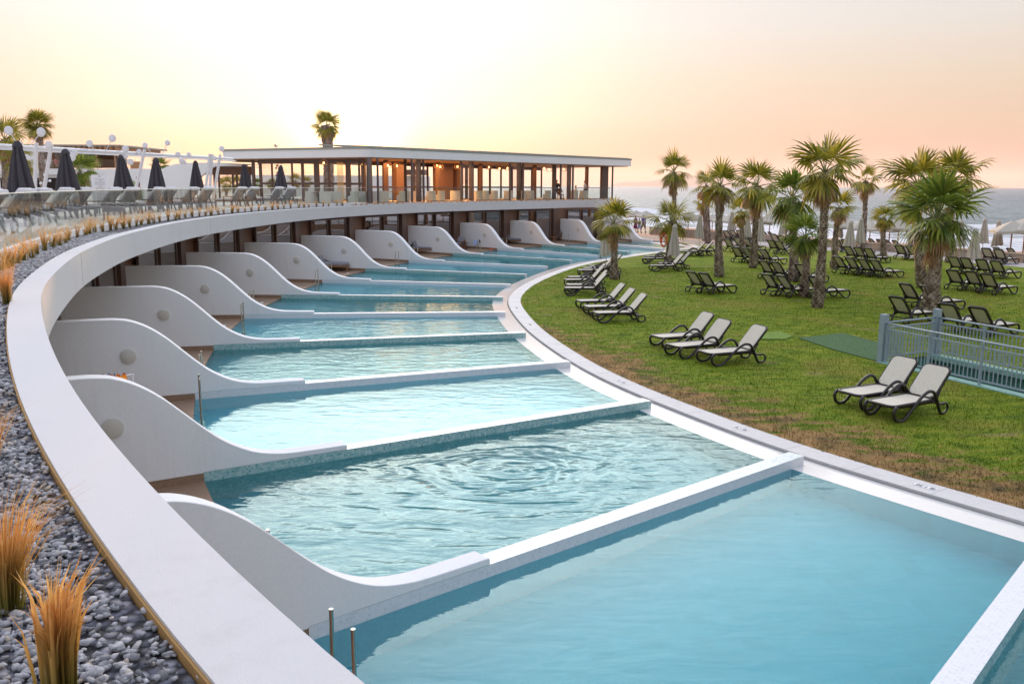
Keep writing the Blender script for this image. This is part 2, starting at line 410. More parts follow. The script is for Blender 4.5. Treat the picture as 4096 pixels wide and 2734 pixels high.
def pooltile(name, base, grout):
    m = mat(name, base, 0.5); h = N(m); v = h.coord('World')
    br = h.n('ShaderNodeTexBrick'); br.offset = 0.0; h.l(v, br.inputs['Vector']); br.inputs['Scale'].default_value = 1
    br.inputs['Brick Width'].default_value = 0.3; br.inputs['Row Height'].default_value = 0.3; br.inputs['Mortar Size'].default_value = 0.006
    br.inputs['Color1'].default_value = (*base, 1); br.inputs['Color2'].default_value = (*[q*0.93 for q in base], 1); br.inputs['Mortar'].default_value = (*grout, 1)
    h.setc(br.outputs[0]); return m
M['basin_light'] = pooltile('light_basin', (0.095, 0.47, 0.57), (0.10, 0.48, 0.58))
M['basin_teal'] = pooltile('teal_basin', (0.03, 0.34, 0.40), (0.034, 0.35, 0.41))

def watermat(name, bump, scale, tint=(0.70, 0.945, 0.965), ring=None):
    m = bpy.data.materials.new(name); m.use_nodes = True; t = m.node_tree; t.nodes.clear(); h = N(m)
    out = h.n('ShaderNodeOutputMaterial'); gl = h.n('ShaderNodeBsdfGlossy'); gl.inputs['Roughness'].default_value = 0.02
    tr = h.n('ShaderNodeBsdfTransparent'); tr.inputs[0].default_value = (*tint, 1)
    mx = h.n('ShaderNodeMixShader')
    v = h.coord('World', (1.0, 1.35, 1.0))
    a = h.noise(v, scale, 3, 0.55, 0.4)
    b = h.noise(h.coord('World', (0.55, 1.5, 1), rot=(0, 0, 0.5)), scale*0.45, 3, 0.5, 0.8)
    hh = h.math('ADD', h.math('MULTIPLY', a, 0.45), b)
    if ring:
        cx, cy, amp = ring
        mp = h.coord('World', loc=(-cx, -cy, 0)); ln = h.n('ShaderNodeVectorMath', operation='LENGTH'); h.l(mp, ln.inputs[0])
        d = h.math('ADD', ln.outputs['Value'], h.math('MULTIPLY', b, 1.3))
        s_ = h.math('SINE', h.math('MULTIPLY', d, 11.0))
        fall = h.math('DIVIDE', amp, h.math('ADD', 1.0, h.math('POWER', h.math('MULTIPLY', ln.outputs['Value'], 0.5), 3.0)))
        fall = h.math('MULTIPLY', fall, h.noise(h.coord('World', (1, 1, 1)), 0.9, 2, 0.5))
        hh = h.math('ADD', hh, h.math('MULTIPLY', s_, fall))
    bp = h.bump(hh, bump, 0.06)
    gg = h.n('ShaderNodeBsdfGlass'); gg.inputs['IOR'].default_value = 1.33; gg.inputs['Roughness'].default_value = 0.0; gg.inputs['Color'].default_value = (*tint, 1)
    h.l(bp, gg.inputs['Normal']); h.l(gg.outputs[0], out.inputs[0])
    return m
def glassmat(name, tint=(0.9, 0.95, 0.93), refl=1.0, ior=1.5, rough=0.0, base=0.0):
    m = bpy.data.materials.new(name); m.use_nodes = True; t = m.node_tree; t.nodes.clear(); h = N(m)
    out = h.n('ShaderNodeOutputMaterial'); gl = h.n('ShaderNodeBsdfGlossy'); gl.inputs['Roughness'].default_value = rough
    tr = h.n('ShaderNodeBsdfTransparent'); tr.inputs[0].default_value = (*tint, 1)
    mx = h.n('ShaderNodeMixShader')
    h.l(h.math('ADD', h.math('MULTIPLY', h.schlick(None, 0.05), refl), base, clamp=True), mx.inputs[0]); h.l(tr.outputs[0], mx.inputs[1]); h.l(gl.outputs[0], mx.inputs[2]); h.l(mx.outputs[0], out.inputs[0])
    return m
M['glass'] = glassmat('railing_glass', (0.90, 0.93, 0.90), 0.9)
M['window'] = glassmat('window_glass', (0.60, 0.42, 0.30), 1.0, 1.6, 0.0, 0.22)
M['window_clear'] = glassmat('clear_window_glass', (0.93, 0.92, 0.9), 0.8)

def leafmat(name, a, b, transl=0.35):
    m = bpy.data.materials.new(name); m.use_nodes = True; h = N(m); p = h.p
    g = h.n('ShaderNodeNewGeometry'); c = h.ramp(g.outputs['Random Per Island'], [(0, a), (1, b)])
    p.inputs['Roughness'].default_value = 0.5; h.setc(c)
    tl = h.n('ShaderNodeBsdfTranslucent'); h.l(c, tl.inputs[0]); mx = h.n('ShaderNodeMixShader'); mx.inputs[0].default_value = transl
    out = [q for q in h.t.nodes if q.type == 'OUTPUT_MATERIAL'][0]
    h.l(p.outputs[0], mx.inputs[1]); h.l(tl.outputs[0], mx.inputs[2]); h.l(mx.outputs[0], out.inputs[0]); return m
M['leaf'] = leafmat('palm_leaf', (0.10, 0.12, 0.008), (0.48, 0.40, 0.05))
M['leaf_deep'] = leafmat('palm_leaf_deep', (0.06, 0.12, 0.012), (0.30, 0.34, 0.05))
M['leaf_dry'] = leafmat('dry_leaf', (0.30, 0.15, 0.07), (0.56, 0.36, 0.20), 0.25)
M['petiole'] = mat('petiole', (0.18, 0.2, 0.06), 0.5)
M['boot'] = leafmat('trunk_boot', (0.14, 0.09, 0.065), (0.46, 0.38, 0.33), 0.0)
M['trunk'] = speckle('trunk_core', (0.11, 0.07, 0.05), 0.3, 6, 0.95, 0.6, 18, coord='Object')
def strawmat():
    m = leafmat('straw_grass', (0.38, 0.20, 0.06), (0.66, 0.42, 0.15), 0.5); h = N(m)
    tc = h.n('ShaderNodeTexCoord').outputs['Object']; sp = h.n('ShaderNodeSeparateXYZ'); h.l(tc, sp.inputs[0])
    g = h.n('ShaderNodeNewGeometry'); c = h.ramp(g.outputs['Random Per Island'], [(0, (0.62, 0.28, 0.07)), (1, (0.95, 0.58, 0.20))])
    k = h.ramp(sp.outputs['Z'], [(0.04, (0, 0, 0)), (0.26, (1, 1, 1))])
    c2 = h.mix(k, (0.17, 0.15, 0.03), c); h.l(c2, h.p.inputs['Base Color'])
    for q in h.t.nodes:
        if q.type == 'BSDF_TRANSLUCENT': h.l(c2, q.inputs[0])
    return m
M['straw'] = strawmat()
def rockmat():
    m = mat('gravel', (0.2, 0.2, 0.22), 0.8); h = N(m); g = h.n('ShaderNodeNewGeometry')
    c = h.ramp(g.outputs['Random Per Island'], [(0, (0.15, 0.15, 0.16)), (0.45, (0.33, 0.33, 0.35)), (0.8, (0.50, 0.49, 0.51)), (0.88, (0.40, 0.33, 0.25)), (1, (0.55, 0.55, 0.58))])
    v = h.coord('World'); f = h.noise(v, 60, 4, 0.6)
    c = h.mix(0.5, c, h.ramp(f, [(0.3, (0.5, 0.5, 0.5)), (0.7, (1.1, 1.1, 1.1))]), 'MULTIPLY'); h.setc(c); h.setn(h.bump(f, 0.4, 0.01)); return m
M['rock'] = rockmat()
def gravelmat():
    m = mat('gravel_bed', (0.2, 0.2, 0.22), 0.9); h = N(m); v = h.coord('World')
    vo = h.n('ShaderNodeTexVoronoi'); vo.inputs['Scale'].default_value = 24; h.l(v, vo.inputs['Vector'])
    c = h.ramp(h.math('FRACT', h.math('MULTIPLY', vo.outputs['Position'] if False else h.noise(vo.outputs['Position'], 3.0, 0), 7.0)), [(0, (0.08, 0.08, 0.10)), (0.6, (0.2, 0.2, 0.24)), (1, (0.42, 0.41, 0.45))])
    c = h.mix(h.ramp(vo.outputs['Distance'], [(0.35, (0, 0, 0)), (0.7, (1, 1, 1))]), c, (0.03, 0.03, 0.035)); h.setc(c)
    h.setn(h.bump(h.math('SUBTRACT', 1.0, vo.outputs['Distance']), 0.9, 0.04)); return m
M['gravel'] = gravelmat()
def lawnmat():
    m = mat('lawn', (0.1, 0.16, 0.03), 0.9, spec=0.15); h = N(m)
    v = h.coord('World')
    big = h.noise(v, 0.35, 4, 0.55, 0.8); mid = h.noise(h.coord('World', (0.8, 2.0, 1)), 1.6, 5, 0.65, 0.5); fine = h.noise(h.coord('World', (4.5, 11, 1)), 6, 5, 0.7)
    c = h.ramp(mid, [(0.30, (0.07, 0.13, 0.006)), (0.50, (0.185, 0.265, 0.012)), (0.72, (0.36, 0.37, 0.035))])
    c = h.mix(h.ramp(big, [(0.52, (0, 0, 0)), (0.70, (0.75, 0.75, 0.75))]), c, (0.30, 0.25, 0.045))
    # brown dry grass next to the kerb and in small patches
    at = h.n('ShaderNodeAttribute'); at.attribute_name = 'dry'; at.attribute_type = 'GEOMETRY'
    dn = h.math('ADD', at.outputs['Fac'], h.math('MULTIPLY', h.math('SUBTRACT', mid, 0.5), 2.6))
    dn = h.math('ADD', dn, h.math('MULTIPLY', h.math('SUBTRACT', big, 0.5), 1.0))
    br = h.ramp(h.noise(v, 2.2, 4, 0.6, 0.3), [(0.35, (0.15, 0.10, 0.055)), (0.50, (0.36, 0.21, 0.09)), (0.64, (0.50, 0.28, 0.125))])
    c = h.mix(h.ramp(dn, [(0.45, (0, 0, 0)), (0.75, (0.9, 0.9, 0.9))]), c, br)
    p2 = h.noise(h.coord('World', (0.55, 1.0, 1), loc=(3, 7, 0)), 0.9, 2, 0.4)
    c = h.mix(h.ramp(p2, [(0.67, (0, 0, 0)), (0.74, (0.8, 0.8, 0.8))]), c, (0.34, 0.24, 0.13))
    c = h.mix(0.85, c, h.ramp(fine, [(0.28, (0.45, 0.45, 0.45)), (0.72, (1.35, 1.35, 1.35))]), 'MULTIPLY')
    h.setc(c); h.setn(h.bump(fine, 0.9, 0.05)); return m
M['lawn'] = lawnmat()
M['mat_turf'] = speckle('green_turf_mat', (0.045, 0.11, 0.035), 0.2, 20, 0.95, 0.4, 90)
M['mat_turf_light'] = speckle('bright_turf_mat', (0.13, 0.22, 0.02), 0.2, 20, 0.95, 0.4, 90)
def stonewall():
    m = mat('stone_wall', (0.4, 0.32, 0.25), 0.9); h = N(m); v = h.coord('World', (1, 1, 1.2))
    vo = h.n('ShaderNodeTexVoronoi', feature='F1'); vo.inputs['Scale'].default_value = 2.6; h.l(v, vo.inputs['Vector'])
    ve = h.n('ShaderNodeTexVoronoi', feature='DISTANCE_TO_EDGE'); ve.inputs['Scale'].default_value = 2.6; h.l(v, ve.inputs['Vector'])
    c = h.ramp(h.noise(vo.outputs['Position'], 2, 0), [(0.3, (0.28, 0.20, 0.15)), (0.5, (0.40, 0.31, 0.24)), (0.7, (0.46, 0.30, 0.19))])
    c = h.mix(h.ramp(ve.outputs['Distance'], [(0.02, (1, 1, 1)), (0.07, (0, 0, 0))]), c, (0.46, 0.41, 0.35)); h.setc(c)
    h.setn(h.bump(h.math('ADD', ve.outputs['Distance'], h.math('MULTIPLY', h.noise(v, 12), 0.3)), 0.7, 0.08)); return m
M['stonewall'] = stonewall()
# ------------------------------------------------------------------ surveyed plan
ORD = ['nearest', 'second', 'third', 'fourth', 'fifth', 'sixth', 'seventh', 'eighth', 'ninth', 'tenth', 'eleventh', 'twelfth', 'thirteenth', 'farthest']
DA = [(1.20, 4.05), (-2.15, 8.64), (-5.03, 13.71), (-7.16, 19.25), (-8.75, 25.23), (-9.71, 31.36), (-9.88, 37.2), (-9.44, 43.3), (-8.31, 49.35), (-6.54, 55.2), (-4.15, 60.9), (-1.15, 66.1), (2.35, 70.6), (6.33, 74.4), (10.54, 77.65)]
ANG = [48.2, 40.0, 31.6, 23.2, 14.6, 5.3, -3.0, -11.0, -18.6, -26.6, -34.9, -43.5, -51.3, -58.8, -57.0]
DLEN = [9.5]*14 + [2.6]
DIR = [np.array((math.cos(rad(a)), math.sin(rad(a)))) for a in ANG]
DA = [np.array(a) for a in DA]
DB = [a + d*l for a, d, l in zip(DA, DIR, DLEN)]
DECK_S, FAC_S = 0.0, -4.1
# extra bay towards the camera side for continuity
Am1, dm1 = np.array((5.2, 0.2)), np.array((math.cos(rad(56)), math.sin(rad(56))))
deck_c = curve([Am1] + DA, 0.35)
fac_c = curve([Am1 + dm1*FAC_S] + [a + d*FAC_S for a, d in zip(DA, DIR)], 0.35)
edge_c = curve([Am1 + dm1*9.5] + DB[:14] + [(12.3, 66.6), (12.9, 70.0)], 0.35)     # inner edge of the shallow ledge
groove_px = [(4096, 2077.6), (3723.5, 1969), (3412.5, 1870), (3166.6, 1795.6), (2949.6, 1740), (2607.6, 1593), (2400, 1498), (2200, 1391), (2100, 1317), (2054.6, 1279), (2041, 1243)]
law_px = [(4096, 2038), (3485, 1863), (3221.6, 1788), (2617, 1565), (2400, 1467), (2226, 1360), (2150, 1300), (2090, 1230), (2078, 1200), (2098.5, 1168), (2149.7, 1130.6), (2264.7, 1081.6), (2379.8, 1049.7), (2554.5, 1022), (2640, 1010)]
law_pts = [tuple(G(x, y, 0.05)[:2]) for x, y in law_px]
law_c = smooth_curve(curve([(14.2, 4.8), (10.6, 8.7)] + law_pts + [(12.7, 66.6), (14.6, 68.6), (15.3, 70.6), (14.9, 72.8)], 0.35), 4, 2)
KERB_W = 0.55
groove_c = offs(law_c, KERB_W)          # travel goes away from the camera, so left = pool side
edge2_c = offs(law_c, KERB_W + 0.62)
par_in = smooth_curve(curve([(3.0, -1.6), (1.6, 0.1), (0.45, 1.15), (-0.43, 2.12), (-0.86, 2.69), (-1.61, 3.68), (-2.54, 5.03), (-3.52, 6.6), (-4.76, 8.76), (-6.07, 11.28), (-7.74, 15.34), (-8.57, 17.67), (-9.41, 20.47), (-10.04, 22.79), (-11.2, 28.5), (-11.86, 33.5), (-12.05, 38.8), (-11.85, 44.5), (-11.2, 50.2), (-9.6, 56.7), (-6.6, 63.6), (-2.9, 69.4), (1.03, 74.2), (5.6, 79.6), (10.66, 85.0)], 0.35), 3, 2)
PZ0, PZ1 = 2.85, 3.50
par_out = offs(par_in, 0.305)

# ------------------------------------------------------------------ hotel block: slab, parapet, facade
hotel = empty('hotel_wing', (0, 0, 0), label='long curved white hotel wing with a sweeping parapet above the pool rooms', cat='building')
m = MB(); m.strip(par_in, par_out, PZ0, PZ1)
o = m.build('parapet', M['coping'], hotel, smooth=True, angle=30)
# drip groove joints on the fascia
m = MB()
M['joint'] = mat('joint', (0.33, 0.33, 0.35), 0.9)
for px, py in ((332, 1075), (922, 900), (1722, 830)):
    p = G(px, py, 3.2); i = near_on(par_in, p)
    t = par_in[i+1]-par_in[i-1]; t /= np.linalg.norm(t); nrm = np.array((t[1], -t[0]))
    c = par_in[i] + nrm*0.001
    m = MB(); m.box((c[0], c[1], (PZ0+PZ1)/2), (0.012, 0.006, PZ1-PZ0-0.02), rz=math.atan2(t[1], t[0]))
    c = (par_in[i]+par_out[i])/2
    m.box((c[0], c[1], PZ1+0.0005), (0.01, 0.29, 0.002), rz=math.atan2(t[1], t[0])); m.build('panel_joint', M['joint'], hotel)
par_trim = offs(par_in, 0.315)
m = MB(); m.strip(par_out, par_trim, 3.36, 3.488); m.build('edge_trim', mat('ochre_trim', (0.42, 0.24, 0.08), 0.8), hotel)
slab_back = offs(par_in, 7.5)
m = MB(); m.strip(offs(par_in, 0.01), slab_back, 2.87, 3.30)
m.build('slab', M['plaster'], hotel)
# soffit strip above the decks
fac_n = fac_c
m = MB(); wallb = offs(fac_c, 0.25); m.strip(fac_c, wallb, 0.0, 2.868); fac_wall = m.build('facade_wall', M['brown_wall'], hotel)

def along(c0, c1, t): return c0*(1-t) + c1*t
def facade_bay(i):
    """sliding windows between privacy walls i and i+1, standing proud of the facade wall"""
    a = DA[i] + DIR[i]*FAC_S; b = DA[i+1] + DIR[i+1]*FAC_S
    t = (b-a)/np.linalg.norm(b-a); L = np.linalg.norm(b-a); nin = np.array((t[1], -t[0]))   # towards the pool
    rz = math.atan2(t[1], t[0])
    u0, u1 = 0.14*L, 0.76*L
    z0, z1 = 0.05, 2.74
    fr = MB()
    c = lambda u, d, z: (a[0]+t[0]*u+nin[0]*d, a[1]+t[1]*u+nin[1]*d, z)
    D0 = 0.16
    for u in (u0, u0+(u1-u0)*0.45, u0+(u1-u0)*0.55, u1): fr.box(c(u, D0, (z0+z1)/2), (0.07, 0.10, z1-z0), rz)
    for z in (z0+0.035, z1-0.035): fr.box(c((u0+u1)/2, D0+0.003, z), (u1-u0+0.07, 0.10, 0.07), rz)
    f = fr.build('sliding_door', M['brown_frame'], hotel)
    for u, w in ((u0+(u1-u0)*0.225, (u1-u0)*0.43), (u0+(u1-u0)*0.775, (u1-u0)*0.43)):
        g = MB(); g.box(c(u, D0, (z0+z1)/2), (w, 0.012, z1-z0-0.14), rz); g.build('pane', M['window'], f)
    # curtain hanging behind the glass
    q = MB(); n = 40; uu0, uu1 = (u0+0.08, u0+(u1-u0)*0.5) if i % 2 else (u0+(u1-u0)*0.55, u1-0.06)
    A = [c(uu0+(uu1-uu0)*k/n, 0.085+0.018*math.sin(k*1.9), 0) for k in range(n+1)]
    B = [c(uu0+(uu1-uu0)*k/n, 0.075+0.018*math.sin(k*1.9), 0) for k in range(n+1)]
    q.strip(A, B, z0+0.04, z1-0.06 if i % 3 else z1-0.75); q.build('curtain', M['curtain'], f)
    # blank pier beside the doors
    pr = MB(); pr.box(c(0.87*L, 0.12, 1.43), (0.55, 0.22, 2.8), rz); pr.build('pier', M['brown_frame'], hotel)
for i in range(0, 14): facade_bay(i)

# ------------------------------------------------------------------ privacy walls with pool dividers
def wall_profile():
    P = [(-4.1, 1.92), (-2.0, 1.92), (-1.45, 1.90), (-1.15, 1.83), (-0.85, 1.68), (-0.55, 1.46), (-0.27, 1.20), (0.0, 0.94), (0.3, 0.68), (0.6, 0.49), (0.9, 0.36), (1.25, 0.285), (1.6, 0.26), (2.45, 0.25)]
    c = curve(P, 0.05); return [(x, max(0.25, min(1.92, z))) for x, z in c]
PROF = wall_profile(); TH = 0.30
def extrude_xz(mb, poly, y0, y1):
    n = len(poly); vs = [(x, y0, z) for x, z in poly] + [(x, y1, z) for x, z in poly]
    mb.add(vs, [tuple(range(n)), tuple(reversed(range(n, 2*n)))] + [(i, n+i, n+(i+1) % n, (i+1) % n) for i in range(n)])
for i in range(15):
    last = i == 14
    w = empty('privacy_wall', (DA[i][0], DA[i][1], 0), rad(ANG[i]),
              label=('short curved white end wall beside the promenade, last in the row' if last else
                     'low white tiled divider cutting across the bottom right corner' if i == 0 else
                     'curved white privacy wall and tiled pool divider, %s wave-shaped wall from the camera' % ORD[i-1]), cat='wall',
              group='curved privacy walls between the pool rooms')
    m = MB(); poly = [(x, z) for x, z in PROF]
    poly = poly + [(2.47, 0.235), (2.47, 0.165), (0.0, 0.165), (0.0, 0.145), (-4.1, 0.145)]
    extrude_xz(m, poly, 0.0, TH)
    o = m.build('curved_wall', M['plaster'], w, smooth=True, angle=35)
    bv = o.modifiers.new('bevel', 'BEVEL'); bv.width = 0.012; bv.segments = 2; bv.limit_method = 'ANGLE'; bv.angle_limit = rad(50)
    m = MB(); m.box((-2.05, TH/2, 0.072), (4.1, TH-0.006, 0.144)); m.build('skirting', M['deck'], w)
    teal_near = (i % 2 == 0)     # even dividers face the teal pools on their near side
    if last:
        m = MB(); m.box((1.22, TH/2, -0.6), (2.44, TH-0.004, 1.528)); m.build('pool_divider', M['tile_white_side'], w)
        continue
    # divider body: near half faces one pool, far half the other
    L = DLEN[i]
    m = MB()
    T1, T2 = (0, 1) if teal_near else (1, 0)
    def q(vs, mi): m.mi = mi; m.add(vs, [(0, 1, 2, 3)])
    zt, zb = 0.164, -1.35
    q([(0, 0, zb), (L, 0, zb), (L, 0, zt), (0, 0, zt)], 0 if teal_near else 1)
    q([(L, TH, zb), (0, TH, zb), (0, TH, zt), (L, TH, zt)], 1 if teal_near else 0)
    q([(0, 0, zt), (L, 0, zt), (L, TH, zt), (0, TH, zt)], 2)
    m.mi = 1; m.add([(L, 0, zb), (L, TH, zb), (L, TH, zt), (L, 0, zt)], [(0, 1, 2, 3)])
    m.add([(0, TH, zb), (0, 0, zb), (0, 0, zt), (0, TH, zt)], [(0, 1, 2, 3)])
    top = M['tile_pale_top'] if i in (1, 3) else M['tile_white_top']
    m.build('pool_divider', [M['tile_teal_side'], M['tile_white_side'], top], w)
    if i > 0:
        m = MB(); m.lathe([(0.0, -0.0), (0.155, -0.0), (0.16, -0.006), (0.16, -0.035), (0.15, -0.04), (0.0, -0.04)], (-1.31, 0, 1.10), 32, 'Y')
        m.build('wall_lamp', M['disc'], w, smooth=True, angle=40)

# ------------------------------------------------------------------ pools
def resamp(P0, P1, n): return np.array([P0*(1-k/n)+P1*k/n for k in range(n+1)])
ring_c = G(2050, 1880)
for i in range(-1, 13):
    if i == -1: a0, a1, b0, b1 = Am1, DA[0], Am1+dm1*9.5, DB[0]
    else: a0, a1, b0, b1 = DA[i], DA[i+1], DB[i], DB[i+1]
    teal = (i % 2 == 1)
    bm_ = M['basin_teal'] if teal else M['basin_light']
    i0, i1 = near_on(deck_c, a0), near_on(deck_c, a1); j0, j1 = near_on(edge2_c, b0), near_on(edge2_c, b1)
    n = 16
    A = deck_c[np.linspace(i0, i1, n+1).astype(int)]; A[0] = a0; A[-1] = a1
    B = edge2_c[np.linspace(j0, j1, n+1).astype(int)]
    m = MB(); m.sheet(A, B, -0.95)
    vs = []
    for p in B: vs += [(p[0], p[1], -0.95), (p[0], p[1], 0.0015)]
    m.add(vs, [(2*k, 2*k+1, 2*k+3, 2*k+2) for k in range(n)])
    vs = []
    for p in A: vs += [(p[0], p[1], -0.95), (p[0], p[1], -0.012)]
    m.add(vs, [(2*k, 2*k+1, 2*k+3, 2*k+2) for k in range(n)])
    o = struct(m.build('pool_basin', bm_))
# white ledge the water runs over, groove, kerb
m = MB(); m.sheet(edge2_c, groove_c, 0.002); struct(m.build('overflow_ledge', M['ledge']))
m = MB(); gi = offs(groove_c, -0.035); m.strip(groove_c, gi, -0.3, -0.02); struct(m.build('drain_groove', M['void']))
m = MB(); m.strip(gi, law_c, -0.4, 0.055); kerb = struct(m.build('pool_kerb', M['kerbstone']))
m = MB()
for k in range(4, len(law_c)-2, 4):
    a, b = gi[k], law_c[k]; t = law_c[k+1]-law_c[k-1]
    m.box(((a[0]+b[0])/2, (a[1]+b[1])/2, 0.0555), (0.006, 0.50, 0.002), math.atan2(t[1], t[0]))
struct(m.build('kerb_joints', mat('joint2', (0.3, 0.29, 0.28), 0.9)))
# water: one sheet per pool, up to the groove
tints = {True: (0.50, 0.86, 0.90), False: (0.72, 0.93, 0.96)}
wm = {'calm': watermat('water_calm', 0.22, 4.0), 'mid': watermat('water_ripple', 0.28, 5.0),
      'ring': watermat('water_rings', 0.75, 2.4, (0.74, 0.94, 0.96), (ring_c[0], ring_c[1], 0.55)), 'soft': watermat('water_soft', 0.13, 3.6)}
for i in range(-1, 14):
    if i == -1: a0, a1, b0, b1 = Am1, DA[0], Am1+dm1*9.5, DB[0]
    elif i == 13: a0, a1, b0, b1 = DA[13], DA[14], DB[13], np.array((14.9, 72.8))
    else: a0, a1, b0, b1 = DA[i], DA[i+1], DB[i], DB[i+1]
    i0, i1 = near_on(deck_c, a0), near_on(deck_c, a1); j0, j1 = near_on(edge2_c, b0), near_on(edge2_c, b1)
    n = 16
    A = deck_c[np.linspace(i0, i1, n+1).astype(int)]; A[0] = a0; A[-1] = a1
    B = edge2_c[np.linspace(j0, j1, n+1).astype(int)]
    kind = {-1: 'calm', 0: 'soft', 1: 'ring', 2: 'soft', 3: 'mid', 4: 'mid'}.get(i, 'calm')
    m = MB(); m.sheet(A, B, 0.0)
    struct(m.build('pool_water', wm[kind]))
m = MB(); m.sheet([(10.5, 78), (12.0, 74.5), (12.5, 72)], [(14, 79), (14.9, 75), (15.2, 72.8)], -0.03); struct(m.build('shallow_pool_floor', M['kerbstone']))
# decks
dk_in = deck_c; dk_out = offs(fac_c, -0.02)
ii = np.linspace(0, len(deck_c)-1, 260).astype(int); jj = np.linspace(0, len(fac_c)-1, 260).astype(int)
m = MB(); m.strip(offs(deck_c, 0)[ii], fac_c[jj], -0.25, 0.015); deck = struct(m.build('pool_deck', M['deck']))
m = MB()
for i in range(0, 13):
    for f in (0.25, 0.5, 0.75):
        a = along(DA[i], DA[i+1], f); d = along(DIR[i], DIR[i+1], f); d = d/np.linalg.norm(d); a = a - d*0.02
        c = a - d*1.9; m.box((c[0], c[1], 0.0155), (3.8, 0.02, 0.004), math.atan2(d[1], d[0]))
struct(m.build('deck_seams', M['void']))

# ------------------------------------------------------------------ planter, kerb, glass balustrade, terrace
kerb_pts = [(3.0, -5.0), (0.6, -3.6), (-1.6, -1.2), (-3.6, 2.0), (-5.4, 5.6), (-6.9, 9.3), (-8.1, 12.6), (-8.84, 15.13), (-9.6, 17.2), (-10.44, 19.81), (-11.17, 22.53), (-11.8, 25.65), (-12.3, 28.3), (-12.94, 32.45), (-13.3, 36.85), (-13.45, 41.9), (-13.3, 47.3), (-12.3, 53.0), (-11.0, 57.4), (-9.9, 60.3)]
TZ = 3.55
kerb_c = smooth_curve(curve(kerb_pts, 0.4), 3, 2)
kerb_b = offs(kerb_c, 0.22)
bal = empty('glass_balustrade', (0, 0, 0), label='long curved frameless glass railing on a white kerb along the roof terrace', cat='railing')
m = MB(); m.strip(kerb_c, kerb_b, 3.3, 3.63); m.build('kerb', M['plaster'], bal)
gl_c = offs(kerb_c, 0.07)
seg = curve([tuple(p) for p in gl_c], 1.25)
for k in range(len(seg)-1):
    a, b = seg[k], seg[k+1]; t = (b-a)/np.linalg.norm(b-a)
    a2, b2 = a+t*0.008, b-t*0.008
    if k < 4: continue
    m = MB(); n_ = np.array((-t[1], t[0]))*0.012
    m.strip([a2, b2], [a2+n_, b2+n_], 3.60, 4.60); m.build('glass_panel', M['glass'], bal)
m = MB(); m.tube([(p[0], p[1], 4.61) for p in offs(kerb_c, 0.076)], 0.011, 6); m.build('top_edge', mat('glass_edge', (0.62, 0.66, 0.58), 0.3), bal)
# planter gravel bed
ii = np.linspace(0, 1, 300)
def rs(C, f): 
    d = np.r_[0, np.cumsum(np.linalg.norm(np.diff(C, axis=0), axis=1))]; return np.c_[np.interp(f*d[-1], d, C[:, 0]), np.interp(f*d[-1], d, C[:, 1])]
kend = near_on(par_in, (-9.3, 57.2))
m = MB(); m.sheet(rs(offs(par_in[:kend+2], 0.32), ii), rs(kerb_c, ii), 3.455); tag(m.build('gravel_bed', M['gravel']), 'grey gravel filling the planter between the parapet and the glass railing', 'gravel', kind='stuff')
m = MB(); m.strip(offs(par_in[kend:], 0.32), offs(par_in[kend:], 1.05), 3.2, 3.42); tag(m.build('gravel_strip', M['gravel']), 'narrow gravel strip in front of the glass pavilion', 'gravel', kind='stuff')
# terrace floor
far = np.array([(-70 + 0*k, -5 + k*1.0) for k in range(0, 140)])
m = MB(); kk = rs(kerb_b, np.linspace(0, 1, 140)); ff = rs(np.array([(-70., -5.), (-70., 90.), (-30., 110.), (-10., 75.)]), np.linspace(0, 1, 140))
m.sheet(kk, ff, TZ); struct(m.build('terrace_floor', M['terr']))
pav_front = offs(par_in, 1.05)[kend:]
m = MB(); m.strip(pav_front, rs(np.array([(-14., 73.), (-4., 88.), (6., 96.)]), np.linspace(0, 1, len(pav_front))), 3.31, 3.56); m.build('pavilion_floor', M['terr'], hotel)
m = MB(); m.strip([(-70, 90), (-30, 110), (-4, 90), (6, 96.5)], [(-70, 90.3), (-30, 110.3), (-4, 90.3), (6, 96.8)], -1, 3.5); m.build('rear_wall', M['plaster'], hotel)
m = MB(); m.prism([(5.8, 79.9), (10.4, 84.7), (6.2, 96.5), (-2, 92)], -1, 2.86); m.build('end_block', M['plaster'], hotel)

# ------------------------------------------------------------------ lawn, promenade, beach, sea
NU = np.array((0.887, 0.462)); TU = np.array((-0.462, 0.887))      # towards the sea / along the shore
def U(u, v): p = NU*u + TU*v; return (p[0], p[1])
P1 = G(3524, 1447, 0.05); P2 = G(3735, 1418, 0.05); q1 = G(3901, 1538, 0.05)
fd = Vector((q1[0]-P1[0], q1[1]-P1[1])).normalized(); q2 = G(3921.5, 1457.8, 0.05); fd2 = Vector((q2[0]-P2[0], q2[1]-P2[1])).normalized()
lawn_out = [tuple(p) for p in law_c]
# grid lawn with a 'dry' attribute falling off from the kerb
import mathutils.geometry as mg
bound = lawn_out + [(14.2, 76.5), U(46.5, 58.0), U(52.0, 50.0), U(52.0, 20.0), U(52.0, -10.0), U(52, -40)] + [(45.0, -30.0), (20, -8)]
pit = [(P1[0], P1[1]), (P2[0], P2[1]), (P2[0]+fd2[0]*16, P2[1]+fd2[1]*16), (P1[0]+fd[0]*16, P1[1]+fd[1]*16)]
def inside(p, poly):
    x, y = p; c = False; n = len(poly)
    for i in range(n):
        x1, y1 = poly[i]; x2, y2 = poly[(i+1) % n]
        if (y1 > y) != (y2 > y) and x < (x2-x1)*(y-y1)/(y2-y1)+x1: c = not c
    return c
inner = []
for gx in np.arange(0.5, 50, 1.0):
    for gy in np.arange(-20, 86, 1.0):
        if inside((gx, gy), bound) and not inside((gx, gy), pit):
            if min(np.hypot(law_c[:, 0]-gx, law_c[:, 1]-gy)) > 0.45: inner.append((gx, gy))
